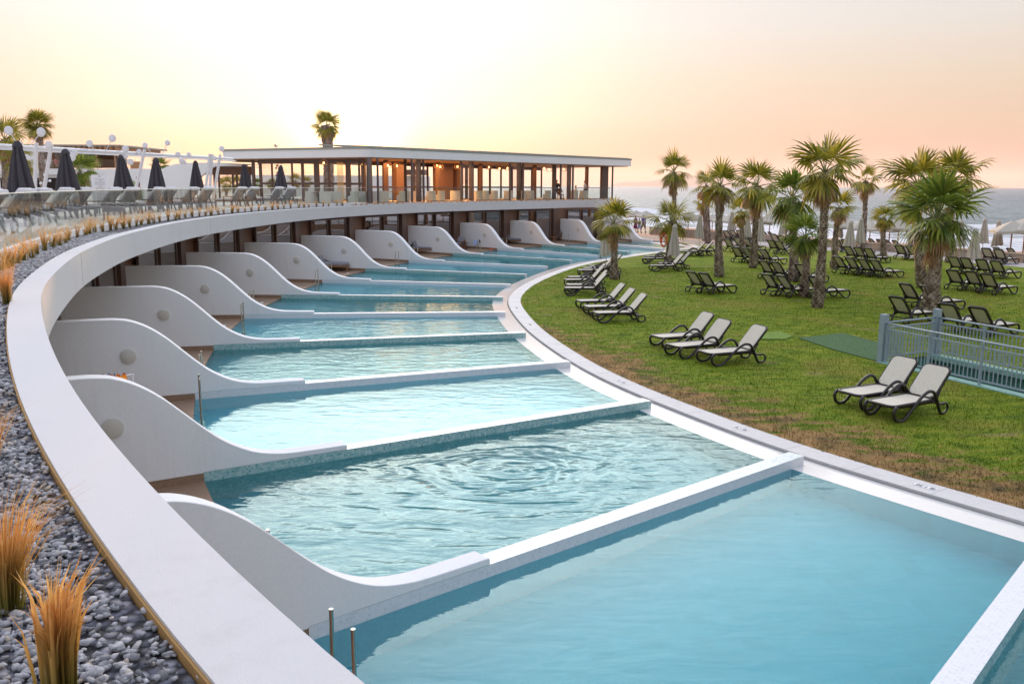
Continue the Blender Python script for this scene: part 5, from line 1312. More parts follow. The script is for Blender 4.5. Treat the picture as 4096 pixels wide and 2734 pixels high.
# ---- terrace loungers -----------------------------------------------------------------------------
def make_tlounger():
    t = empty('terrace_lounger', (0, 0, 0)); F_ = M['metal_grey']
    m = MB()
    for s in (-1, 1): m.bar((-1.0, s*0.33, 0.30), (0.9, s*0.33, 0.30), 0.05, 0.07)
    for x in np.linspace(-0.95, 0.2, 8): m.box((x, 0, 0.31), (0.08, 0.62, 0.02))
    m.build('frame', F_, t)
    for s in (-1, 1):
        for x in (-0.95, 0.85):
            m = MB(); m.bar((x, s*0.33, 0), (x*0.98, s*0.33, 0.30), 0.055); m.build('leg', F_, t)
        m = MB(); m.bar((-0.35, s*0.37, 0.02), (-0.35, s*0.37, 0.52), 0.05); m.bar((-0.38, s*0.37, 0.54), (0.42, s*0.37, 0.54), 0.06, 0.04); m.bar((0.38, s*0.37, 0.52), (0.62, s*0.37, 0.02), 0.05); m.build('armrest', F_, t)
    a = rad(48); ca, sa = math.cos(a), math.sin(a)
    m = MB()
    for y in (-0.31, 0.31): m.bar((0.2, y, 0.32), (0.2+0.8*ca, y, 0.32+0.8*sa), 0.045)
    for y in np.linspace(-0.22, 0.22, 5): m.bar((0.2, y, 0.32), (0.2+0.8*ca, y, 0.32+0.8*sa), 0.055, 0.02)
    m.bar((0.2+0.8*ca, -0.33, 0.32+0.8*sa), (0.2+0.8*ca, 0.33, 0.32+0.8*sa), 0.05); m.build('back_slats', mat('grey_slats', (0.24, 0.23, 0.25), 0.6), t)
    m = MB(); m.box((-0.4, 0, 0.39), (1.25, 0.60, 0.11)); o = m.build('seat_cushion', M['white_cushion'], t); bv = o.modifiers.new('b', 'BEVEL'); bv.width = 0.035; bv.segments = 3
    m = MB(); m.box((0, 0, 0), (0.92, 0.60, 0.11)); o = m.build('back_cushion', M['white_cushion'], t); o.location = (0.2+0.44*ca-0.085*sa, 0, 0.37+0.44*sa+0.085*ca); o.rotation_euler = (0, -a, 0); bv = o.modifiers.new('b', 'BEVEL'); bv.width = 0.035; bv.segments = 3
    m = MB(); m.box((0, 0, 0), (0.26, 0.60, 0.14)); o = m.build('head_pillow', M['white_cushion'], t); o.location = (0.2+0.84*ca, 0, 0.36+0.84*sa+0.03); o.rotation_euler = (0, -rad(10), 0); bv = o.modifiers.new('b', 'BEVEL'); bv.width = 0.05; bv.segments = 3
    return t
tl = make_tlounger(); f1 = True
TL = [(8, 792, 22.0), (126, 784, 26), (191, 780, 28), (284, 776, 31.5), (356, 774, 33.5), (477, 775, 36), (547, 770, 37.5), (652, 770, 40), (699, 767, 41.5), (788, 763, 44), (847, 760, 46), (980, 761, 51), (1030, 760, 52.5), (1128, 756, 56), (1177, 755, 57.5)]
for k, (px, py, D) in enumerate(TL):
    q = GD(px, py, D); an = -8 + (D-22)*(-0.75) + (6 if k % 2 else 0)
    lb = '%s cushioned grey terrace lounger from the left behind the glass railing' % FR[k]
    c_, s_ = math.cos(rad(an)), math.sin(rad(an)); loc = (q.x-0.62*c_-0.25, q.y-0.62*s_, TZ)
    if f1: f1 = False; tl.location = loc; tl.rotation_euler = (0, 0, rad(an)); tag(tl, lb, 'sun lounger', 'cushioned loungers on the roof terrace')
    else: dup(tl, loc, rad(an), lb)
q = GD(452, 800, 31.0); t = empty('side_table', (q.x, q.y, TZ), 0.2, 'square grey woven side table between the terrace loungers', 'side table'); m = MB(); m.box((0, 0, 0.43), (0.62, 0.6, 0.30)); m.build('woven_top', M['rope'], t)
m = MB()
for sx in (-1, 1):
    for sy in (-1, 1): m.box((sx*0.27, sy*0.26, 0.14), (0.05, 0.05, 0.28))
m.build('legs', M['teak'], t)

# ---- pergola of white tubes with disc lamps -------------------------------------------------------
pg = empty('tube_pergola', (-18, 42, TZ), 0, 'long white tube light sculpture on slanted posts behind the terrace parasols', 'light sculpture')
pA = GD(-260, 573, 31.0); pB = GD(930, 636, 51.5); pA.z = 6.32; pB.z = 6.3
pB = GD(930, 636, 51.5)
m = MB(); A_ = GD(0, 584, 34.0); dirp = (A_-pB); pA = A_+dirp*0.25
m.tube([tuple(pA), tuple(A_), tuple(pB)], [0.092, 0.09, 0.075], 14); m.build('beam', M['white_metal'], pg, smooth=True, local=False, angle=50)
def onbeam(px):
    return min(((abs(2048+FPX*(pA+(pB-pA)*f/500).x/((pA+(pB-pA)*f/500).y*math.cos(PITCH)+0.0)-px), f) for f in range(0, 501)))[1]/500
for px_t, px_b in ((30, 32), (95, 130), (157, 154), (538, 522), (806, 812), (815, 832), (848, 846)):
    f = onbeam(px_t); top = pA+(pB-pA)*f; D = top.y + 0.14; a = GD(px_t, 0, D); b = GD(px_b, 800, D); m = MB(); m.tube([(b.x, D, TZ), (a.x, D, top.z+0.18)], 0.075, 10); m.build('post', M['white_metal'], pg, smooth=True, local=False, angle=50)
m = MB(); f = onbeam(0); o1 = pA+(pB-pA)*f; m.tube([(o1.x-1.5, o1.y+1.2, 6.15), (pB.x-0.3, pB.y+1.6, 6.15)], 0.03, 8); m.build('thin_rail', M['white_metal'], pg, smooth=True, local=False)
discs = [((34, 523), (68, 575), 18), ((164, 529), (120, 582), 18), ((195, 579), (150, 590), 16), ((200, 600), (240, 620), 0.1), ((297, 610), (300, 600), 15), ((277, 622), (290, 610), 15), ((288, 630), (285, 615), 15), ((358, 574), (378, 602), 14), ((449, 553), (423, 604), 15), ((502, 596), (465, 608), 14), ((502, 625), (512, 628), 10), ((522, 648), (515, 635), 13), ((556, 608), (560, 620), 11), ((580, 581), (609, 617), 11), ((670, 572), (647, 619), 11), ((712, 618), (675, 627), 11), ((755, 618), (740, 640), 9), ((727, 644), (712, 630), 11), ((737, 650), (730, 636), 9), ((836, 657), (830, 640), 10), ((857, 632), (850, 625), 9), ((887, 595), (898, 625), 11)]
for k, ((dx, dy), (sx, sy), rp) in enumerate(discs):
    if rp < 1: continue
    f = onbeam(sx); b_ = pA+(pB-pA)*f; D = b_.y - 0.25
    c = GD(dx, dy, D); s = GD(sx, sy, b_.y); R_ = rp/FPX*D
    m = MB(); m.lathe([(0, 0.05), (R_*0.6, 0.045), (R_*0.93, 0.02), (R_, 0), (R_*0.93, -0.02), (R_*0.5, -0.03), (0, -0.03)], (c.x, c.y, c.z), 20, 'Y'); di = m.build('disc_lamp', M['white_metal'], pg, smooth=True, local=False)
    m = MB(); m.tube([(c.x, c.y+0.03, c.z), tuple(s)], 0.018, 5); m.build('stem', M['white_metal'], di, local=False)

# ---- menu board -----------------------------------------------------------------------------------
q = GD(402, 760, 47.0); t = empty('menu_board', (q.x, q.y, TZ), 0.1, 'tall white information board with fine print on the roof terrace', 'sign board')
m = MB(); m.box((0, 0, 0.95), (0.86, 0.04, 1.5)); m.build('panel', M['white_metal'], t)
m = MB(); m.box((0, 0.05, 0.1), (0.5, 0.3, 0.04)); m.box((0, 0.03, 0.2), (0.06, 0.04, 0.35)); m.build('stand', M['metal_grey'], t)
m = MB(); r = rng(5); m.lathe([(0, -0.002), (0.035, -0.002), (0.035, -0.006), (0, -0.006)], (0, -0.02, 1.62), 12, 'Y')
for k in range(24):
    z = 1.50-k*0.052
    if k in (2, 7, 13, 18): m.box((0.04, -0.0225, z), (0.10, 0.003, 0.02)); continue
    w = r.uniform(0.28, 0.56); m.box((0, -0.0225, z), (w, 0.003, 0.011))
tag(m.build('print', mat('print_grey', (0.25, 0.22, 0.23), 0.8), t), 'rows of fine grey print on the board')

# ---- white shell canopy -----------------------------------------------------------------------------
sh = empty('shell_canopy', (-25, 70, TZ), 0, 'white curved shell roof between the terrace parasols and the pavilion', 'canopy')
D = 70.0; pp_ = [(566, 815), (566, 740), (578, 724), (600, 708), (640, 682), (665, 667), (700, 656), (740, 652), (800, 651), (860, 650), (985, 656), (985, 666), (900, 665), (862, 665), (838, 676), (815, 697), (770, 735), (742, 762), (742, 815)]
V = []; n = len(pp_)
for dy in (0, 0.4):
    for x, y in pp_: q = GD(x, y, D+dy); q = GD(x, y, D); V.append((q.x, D+dy, max(TZ, q.z)))
m = MB(); m.add(V, [tuple(range(n)), tuple(reversed(range(n, 2*n)))] + [(k, n+k, n+(k+1) % n, (k+1) % n) for k in range(n)]); m.build('front_shell', M['plaster'], sh, local=False)
top = [GD(x, y, D) for x, y in pp_[1:11]]; V = []; 
for p in top: V += [(p.x, D+0.4, p.z), (p.x, D+9, p.z), (p.x, D+0.4, p.z-0.2), (p.x, D+9, p.z-0.2)]
m = MB(); m.add(V, [f_ for k in range(len(top)-1) for f_ in ((4*k, 4*k+4, 4*k+5, 4*k+1), (4*k+2, 4*k+3, 4*k+7, 4*k+6))]); m.build('vault', M['plaster'], sh, smooth=True, local=False)
a = GD(812, 665, D+0.8); b = GD(1008, 700, D+0.8); m = MB(); m.box(((a.x+b.x)/2, D+0.8, (a.z+b.z)/2), (b.x-a.x, 0.3, a.z-b.z)); m.build('lintel', M['brown_wall'], sh, local=False)
for px in (858, 876, 932, 948, 1000):
    q = GD(px, 720, D+1.0); m = MB(); m.box((q.x, q.y, TZ+0.9), (0.14, 0.12, 2.6)); m.build('mullion', M['brown_frame'], sh, local=False)
q0 = GD(845, 720, D+1.2); q1 = GD(1004, 720, D+1.2); m = MB(); m.box(((q0.x+q1.x)/2, D+1.2, TZ+0.9), (q1.x-q0.x, 0.02, 2.5)); m.build('pane', M['window_clear'], sh, local=False)

# ---- buildings behind the terrace on the left ----------------------------------------------------------
bg = empty('terrace_restaurant', (-55, 105, 0), 0, 'two storey restaurant with a timber canopy roof behind the left terrace', 'building')
D = 105.0
def pbox(px0, py0, px1, py1, D, depth, mt, nm, par, zmin=None):
    a = GD(px0, py0, D); b = GD(px1, py1, D); z0 = b.z if zmin is None else zmin
    m = MB(); m.box(((a.x+b.x)/2, D+depth/2, (a.z+z0)/2), (b.x-a.x, depth, a.z-z0)); return m.build(nm, mt, par, local=False)
pbox(30, 577, 482, 586, D-1, 14, M['roofgrey'], 'roof', bg)
m = MB()
for k in range(20):
    q = GD(70+k*21, 594, D-1); m.box((q.x, D+5, q.z), (0.2, 13, 0.42))
m.build('rafters', M['ceil'], bg, local=False)
pbox(40, 600, 470, 672, D+7, 0.3, M['brown_wall'], 'rear_wall', bg)
for px in (40, 130, 206, 300, 378, 452): pbox(px, 586, px+9, 672, D, 0.4, M['ceil'], 'column', bg)
pbox(215, 600, 250, 665, D+6.6, 0.3, M['window'], 'window', bg); pbox(330, 600, 370, 665, D+6.6, 0.3, M['window'], 'window', bg)
pbox(-300, 672, 540, 900, D-2, 18, M['plaster'], 'lower_storey', bg, zmin=-0.4)
pbox(-300, 697, 540, 702, D-2.3, 0.5, M['roofgrey'], 'drip_edge', bg)
pbox(130, 711, 250, 760, D-2.06, 0.1, M['void'], 'dark_opening', bg); pbox(0, 711, 100, 760, D-2.06, 0.1, M['void'], 'dark_opening', bg)
pbox(-40, 600, 145, 672, D-1.4, 8, M['plaster'], 'side_block', bg)
pbox(120, 636, 545, 671, D-2.0, 0.03, M['glass'], 'glass_railing', bg)
pbox(520, 646, 558, 680, D-2.5, 0.3, M['ceil'], 'stair_tower', bg)
wl = empty('garden_wall', (-40, 96, 0), 0, 'plain white wall stepping down left of the shell canopy', 'wall')
pbox(425, 674, 760, 900, 92, 0.5, M['plaster'], 'wall', wl, zmin=-0.4)
wl = empty('white_annex', (-14, 110, 0), 0, 'long low white building seen through the pavilion windows', 'building')
pbox(1000, 700, 1700, 900, 112, 8, M['plaster'], 'wall', wl, zmin=-0.4); pbox(1090, 722, 1200, 745, 96, 3, M['plaster'], 'low_wall', wl, zmin=-0.4)
pbox(1600, 678, 1700, 700, 110, 2, M['brown_wall'], 'roof_box', wl)
# people in the distance at the restaurant are built with the other figures

# palms on the left
k7 = dict(seed=71, n=34, skirt=30, dryn=8)
def bgpalm(px_b, crown, rpx, D, key, tr, label, kw, leaf='leaf', zb=0.0, skirt=None):
    b = GD(px_b, 800, D); c = GD(crown[0], crown[1], D); return palm((b.x, D, zb), (c.x, D, c.z), rpx/FPX*D, key, tr, label, kw, 'palms beyond the terrace', leaf)
bgpalm(173, (152, 505), 70, 88, 'm', 0.50, 'tall shaggy palm rising behind the left end of the terrace', k7)
bgpalm(1312, (1307, 508), 66, 98, 'n', 0.95, 'lone tall palm silhouetted against the sun above the pavilion roof', dict(seed=77, n=16, skirt=90, dryn=8))
bgpalm(318, (318, 690), 84, 70, 'g', 0.3, 'bushy low fan palm behind the second terrace parasol', k3)
bgpalm(25, (18, 560), 100, 80, 'e', 0.4, 'bushy palm at the left edge behind the terrace', k2)
bgpalm(60, (70, 640), 90, 78, 'c', 0.3, 'lower palm at the left edge below the shaggy one', k2)
bgpalm(640, (640, 668), 46, 95, 'h', 0.3, 'palm tips peeking over the top of the white shell canopy', k5)
for k, (px, py, rp) in enumerate([(1085, 738, 26), (1180, 725, 34), (1225, 732, 30), (1030, 738, 30), (950, 735, 40), (905, 740, 40)]):
    bgpalm(px, (px, py), rp, 92+k, 'hfa'[k % 3], 0.25, '%s low palm seen through the pavilion and shell windows' % FR[k], k1)
# shrubs behind woman
q = GD(525, 720, 60); t = empty('bright_bush', (q.x, q.y, TZ), 0, 'bright green bush behind the walking woman on the terrace', 'bush'); r = rng(3); m = MB()
V = []; F = []
for k in range(700):
    d = Vector((r.gauss(0, 1), r.gauss(0, 1), abs(r.gauss(0, 1)))).normalized()*r.uniform(0.3, 1)**0.5; p = Vector((d.x*0.75, d.y*0.7, d.z*1.15+0.3)); u_ = Vector((r.gauss(0, 1), r.gauss(0, 1), 1.2)).normalized()*0.16; w_ = u_.cross(Vector((r.gauss(0, 1), 1, 0))).normalized()*0.02; b_ = len(V); V += [p-w_, p+w_, p+u_]; F.append((b_, b_+1, b_+2))
tri_mesh('foliage', V, F, leafmat('bush_leaf', (0.10, 0.22, 0.02), (0.30, 0.40, 0.05)), t)
m = MB(); m.tube([(0, 0, 0), (0, 0, 0.6)], 0.05, 6); m.build('stem', M['trunk'], t)
# string-lamp sculpture seen through the glass, small white ball lamp on the left
for k, (px, py, lb) in enumerate([(183, 735, 'small white three-ball lamp behind the terrace posts')]):
    q = GD(px, 740, 60); t = empty('ball_lamp', (q.x, q.y, TZ), 0, lb, 'lamp'); m = MB(); m.tube([(0, 0, 0), (0, 0, 1.75)], 0.035, 8); m.tube([(-0.33, 0, 1.25), (0.3, 0, 1.4)], 0.02, 6); m.build('pole', M['white_metal'], t)
    for x, z, r_ in ((-0.33, 1.25, 0.09), (0.3, 1.42, 0.09), (0.0, 1.8, 0.11)):
        m = MB(); m.lathe([(r_*math.cos(a), r_*math.sin(a)) for a in np.linspace(-1.5, 1.5, 9)], (x, 0, z), 14); m.build('ball', M['white_metal'], t, smooth=True)
q = GD(1112, 640, 75); t = empty('disc_tree_lamp', (q.x, q.y, TZ), 0, 'dark pole hung with small discs seen through the pavilion glass', 'lamp'); m = MB(); m.tube([(0, 0, 0), (0, 0, 3.1)], 0.03, 6); m.build('pole', M['metal_grey'], t); r = rng(9)
for k in range(11):
    a = k*2.1; m = MB(); m.lathe([(0, 0), (0.09, 0), (0.09, -0.02), (0, -0.02)], (0.28*math.cos(a), 0.2*math.sin(a), 3.0-k*0.2), 12, 'Y'); m.build('disc', M['metal_grey'], t)
# ================================================================== DECK FURNITURE
def make_ropechair():
    t = empty('rope_armchair', (0, 0, 0))
    m = MB(); m.box((0, 0, 0.30), (0.66, 0.62, 0.05)); m.build('seat_frame', M['teak'], t)
    for sx, sy in ((-0.33, -0.3), (0.33, -0.3), (-0.33, 0.32), (0.33, 0.32)):
        m = MB(); m.bar((sx, sy, 0), (sx*1.02, sy*0.98, 0.60 if sy < 0 else 0.72), 0.045); m.build('leg', M['teak'], t)
    m = MB(); rail = [(-0.36, -0.32, 0.58), (-0.38, 0.1, 0.62), (-0.32, 0.36, 0.72), (0, 0.42, 0.76), (0.32, 0.36, 0.72), (0.38, 0.1, 0.62), (0.36, -0.32, 0.58)]
    C = curve([(a, b) for a, b, c in rail], 0.05); Z = np.interp(np.linspace(0, 1, len(C)), np.linspace(0, 1, 7), [c for a, b, c in rail])
    m.tube([(C[k][0], C[k][1], Z[k]) for k in range(len(C))], 0.022, 6); m.build('arm_rail', M['teak'], t, smooth=True)
    m = MB()
    for k in range(0, len(C)): m.bar((C[k][0], C[k][1], Z[k]), (C[k][0]*0.92, C[k][1]*0.92, 0.31), 0.022, 0.008)
    m.build('rope_weave', M['rope'], t)
    m = MB(); m.box((0, 0, 0.40), (0.60, 0.58, 0.13)); o = m.build('seat_cushion', M['grey_cushion'], t); b = o.modifiers.new('b', 'BEVEL'); b.width = 0.03; b.segments = 3
    m = MB(); m.box((0, 0, 0), (0.56, 0.14, 0.48)); o = m.build('back_cushion', M['grey_cushion'], t); o.location = (0, 0.24, 0.70); o.rotation_euler = (-0.28, 0, 0); b = o.modifiers.new('b', 'BEVEL'); b.width = 0.05; b.segments = 3
    return t
def make_daybed():
    t = empty('daybed', (0, 0, 0))
    m = MB(); m.box((0, 0, 0.29), (1.75, 1.05, 0.07)); m.build('frame', M['teak'], t)
    for sx in (-0.8, 0.8):
        for sy in (-0.46, 0.46): m = MB(); m.box((sx, sy, 0.13), (0.055, 0.055, 0.26)); m.build('leg', M['teak'], t)
    m = MB(); m.box((0, 0, 0.40), (1.68, 1.0, 0.15)); o = m.build('mattress', M['grey_cushion'], t); b = o.modifiers.new('b', 'BEVEL'); b.width = 0.04; b.segments = 3
    m = MB(); C = curve([(-0.1, 0.52), (-0.6, 0.54), (-0.9, 0.3), (-0.92, -0.3), (-0.75, -0.53)], 0.06); zz = np.interp(np.linspace(0, 1, len(C)), [0, 0.3, 0.7, 1], [0.36, 0.62, 0.64, 0.5])
    for k in range(len(C)): m.bar((C[k][0], C[k][1], 0.32), (C[k][0]*1.03, C[k][1]*1.03, zz[k]), 0.022, 0.008)
    m.tube([(C[k][0]*1.03, C[k][1]*1.03, zz[k]) for k in range(len(C))], 0.022, 6); m.build('rope_back', M['rope'], t)
    for k, y in enumerate((-0.24, 0.24)):
        m = MB(); m.box((0, 0, 0), (0.16, 0.46, 0.42)); o = m.build('pillow', M['grey_cushion'], t); o.location = (-0.68, y, 0.66); o.rotation_euler = (0, -0.35, 0.1*k); b = o.modifiers.new('b', 'BEVEL'); b.width = 0.06; b.segments = 3
    return t
rc = make_ropechair(); db = make_daybed(); fr_ = [True, True]
def put(proto, i, px, rz, lb, cat, grp, z=0.017):
    q = G(*px, z)
    if fr_[i]: fr_[i] = False; proto.location = tuple(q); proto.rotation_euler = (0, 0, rz); tag(proto, lb, cat, grp)
    else: o = dup(proto, tuple(q), rz, lb, grp); o['category'] = cat
gc = 'rope armchairs on the room decks'; gdb = 'daybeds on the room decks'
put(rc, 0, (1150, 1120), -1.9, 'rope armchair with grey cushion half hidden behind the fifth wave wall', 'armchair', gc)
put(rc, 0, (1522, 1034), -0.7, 'rope armchair standing alone on the deck behind the seventh wave wall', 'armchair', gc)
put(rc, 0, (1838, 995), -0.5, 'rope armchair with a white paper on its back in the tenth room deck', 'armchair', gc)
put(rc, 0, (1898, 990), -0.8, 'rope armchair with clothes hung over it beside two pool ladder poles', 'armchair', gc)
put(rc, 0, (2228, 962), -1.4, 'dark rope armchair behind the round teak table', 'armchair', gc)
put(rc, 0, (800, 1225), -1.9, 'rope armchair peeking over the fourth wave wall', 'armchair', gc)
put(db, 1, (1335, 1082), 0.05, 'daybed with grey mattress behind the sixth wave wall', 'daybed', gdb)
put(db, 1, (1700, 1012), -0.25, 'daybed with grey mattress behind the eighth wave wall', 'daybed', gdb)
put(db, 1, (2062, 974), -0.5, 'daybed with two pillows on the eleventh room deck', 'daybed', gdb)
for k, (px, lb) in enumerate([((1857, 990), 'small round teak table between two rope armchairs'), ((2215, 967), 'small round teak table in front of the dark armchair'), ((1478, 1030), 'small round table top peeking over a wave wall')]):
    q = G(*px, 0.017); t = empty('teak_table', tuple(q), 0, lb, 'table', 'teak side tables on the decks'); m = MB(); m.lathe([(0, 0.40), (0.30, 0.40), (0.30, 0.43), (0, 0.43)], n=20); m.build('table_top', M['teak'], t)
    for j in range(4):
        a = j*math.pi/2; m = MB(); m.bar((0.26*math.cos(a), 0.26*math.sin(a), 0), (-0.1*math.cos(a), -0.1*math.sin(a), 0.40), 0.05); m.build('leg', M['teak'], t)
def cloth(w, d, seed, amp=0.05, z=0.0):
    r = rng(seed); m = MB(); n = 14; V = []
    for i in range(n+1):
        for j in range(n+1):
            x = (i/n-0.5)*w; y = (j/n-0.5)*d; V.append((x, y, z - abs(y)*1.6 + amp*math.sin(i*1.7+seed)*math.cos(j*1.3)))
    m.add(V, [(i*(n+1)+j, (i+1)*(n+1)+j, (i+1)*(n+1)+j+1, i*(n+1)+j+1) for i in range(n) for j in range(n)]); return m
def towelmat(name, cols, sc=4):
    m = mat(name, cols[0], 0.95); h = N(m); f = h.noise(h.coord('Object'), sc, 3, 0.6, 1.2); h.setc(h.ramp(f, [(0.25+0.5*i/(len(cols)-1), c) for i, c in enumerate(cols)])); return m
Z_ = 1.78
rk_ = G(423, 1512, 1.72); rack = empty('drying_rack', (rk_.x, rk_.y, 0.015), 0.75, 'folding rack carrying beach towels behind the second wave wall', 'drying rack')
m = MB(); hh_ = 1.72-0.015
for s in (-0.42, 0.42): m.tube([(s, -0.25, 0), (s, 0, hh_), (s, 0.25, 0)], 0.012, 6)
m.tube([(-0.45, 0, hh_), (0.45, 0, hh_)], 0.012, 6); m.build('frame', M['white_metal'], rack)
q = G(458, 1500, 1.78); t = cloth(0.36, 0.5, 2, 0.03, 0).build('beach_towel', towelmat('towel_fire', [(0.05, 0.01, 0.01), (0.5, 0.06, 0.01), (0.9, 0.35, 0.03), (0.12, 0.02, 0.01)], 6)); t.location = tuple(q); t.rotation_euler = (0, 0, 0.75); tag(t, 'orange and black beach towel hanging behind the second wave wall', 'towel', 'beach towels')
q = G(408, 1500, 1.76); t = cloth(0.40, 0.5, 5, 0.03, 0).build('beach_towel', towelmat('towel_blue', [(0.65, 0.72, 0.8), (0.1, 0.13, 0.2), (0.3, 0.35, 0.45)], 6)); t.location = tuple(q); t.rotation_euler = (0, 0, 0.75); tag(t, 'blue and white beach towel hanging left of the orange one', 'towel', 'beach towels')
q = G(1903, 962, 0.62); t = cloth(0.3, 0.4, 3, 0.03).build('towel', towelmat('towel_pale', [(0.7, 0.75, 0.85), (0.2, 0.3, 0.6), (0.75, 0.75, 0.8)])); t.location = (q.x, q.y-0.1, 0.66); tag(t, 'blue patterned towel draped over the armchair by the ladder', 'towel', 'beach towels')
q = G(1922, 958, 0.7); t = cloth(0.22, 0.3, 8, 0.03).build('garment', mat('black_cloth', (0.02, 0.01, 0.01), 0.9)); t.location = (q.x, q.y-0.05, 0.74); tag(t, 'black garment draped over the corner of the armchair by the ladder', 'clothing')
for k, (px, c, lb) in enumerate([((1870, 996), (0.03, 0.02, 0.02), 'dark sandals on the deck by the tenth room'), ((1950, 995), (0.25, 0.28, 0.4), 'grey water toy lying on the deck by the ladder'), ((1968, 998), (0.7, 0.12, 0.03), 'orange and blue water toy on the deck by the ladder')]):
    q = G(*px, 0.017); e = empty('sandals' if k == 0 else 'water_toy', tuple(q), 0.4*k, lb, 'sandals' if k == 0 else 'toy'); m = MB()
    m.box((-0.1, 0, 0.03), (0.26, 0.09, 0.06)); m.tube([(-0.15, 0, 0.05), (0.1, 0.05, 0.12), (0.22, 0, 0.04)], 0.025, 6); m.build('body', mat('toy%d' % k, c, 0.5), e)
# deck depth plates
for k, i in enumerate((3, 4, 5, 7)):
    a, b = DA[i], DA[i+1]; p = a*0.25+b*0.75 - DIR[i]*0.45; e = empty('deck_plate', (p[0], p[1], 0.016), rad(ANG[i]), 'small white plate set on the deck of room %s' % FR[i], 'sign', 'white plates on the decks'); m = MB(); m.box((0, 0, 0.003), (0.12, 0.26, 0.006)); m.build('plate', M['white_metal'], e)
# pool drain and floor lights
q = G(3500, 2200, -0.6); e = empty('floor_drain', (q.x, q.y, -1.29), 0.5, 'faint square drain grille on the floor of the nearest pool', 'drain'); m = MB(); m.box((0, 0, 0.01), (0.34, 0.34, 0.02)); m.build('grille', mat('drain', (0.25, 0.33, 0.30), 0.6), e)

# ================================================================== PEOPLE
def skin_obj(name, nodes, edges, radii, mt, parent, sub=1):
    me = bpy.data.meshes.new(name); me.from_pydata(nodes, edges, []); me.materials.append(mt)
    o = bpy.data.objects.new(name, me); COL.objects.link(o); o.parent = parent
    md = o.modifiers.new('skin', 'SKIN'); md.use_smooth_shade = True
    if not me.skin_vertices: me.skin_vertices.new()
    for k, sv in enumerate(me.skin_vertices[0].data): sv.radius = (radii[k][0], radii[k][1]) if hasattr(radii[k], '__len__') else (radii[k], radii[k]); sv.use_root = (k == 0)
    s_ = o.modifiers.new('sub', 'SUBSURF'); s_.levels = sub; s_.render_levels = sub; return o
def bake(o):
    dg = bpy.context.evaluated_depsgraph_get(); me = bpy.data.meshes.new_from_object(o.evaluated_get(dg)); mt = o.data.materials[0] if o.data.materials else None
    o.modifiers.clear(); o.data = me
    if mt and not me.materials: me.materials.append(mt)
    return o
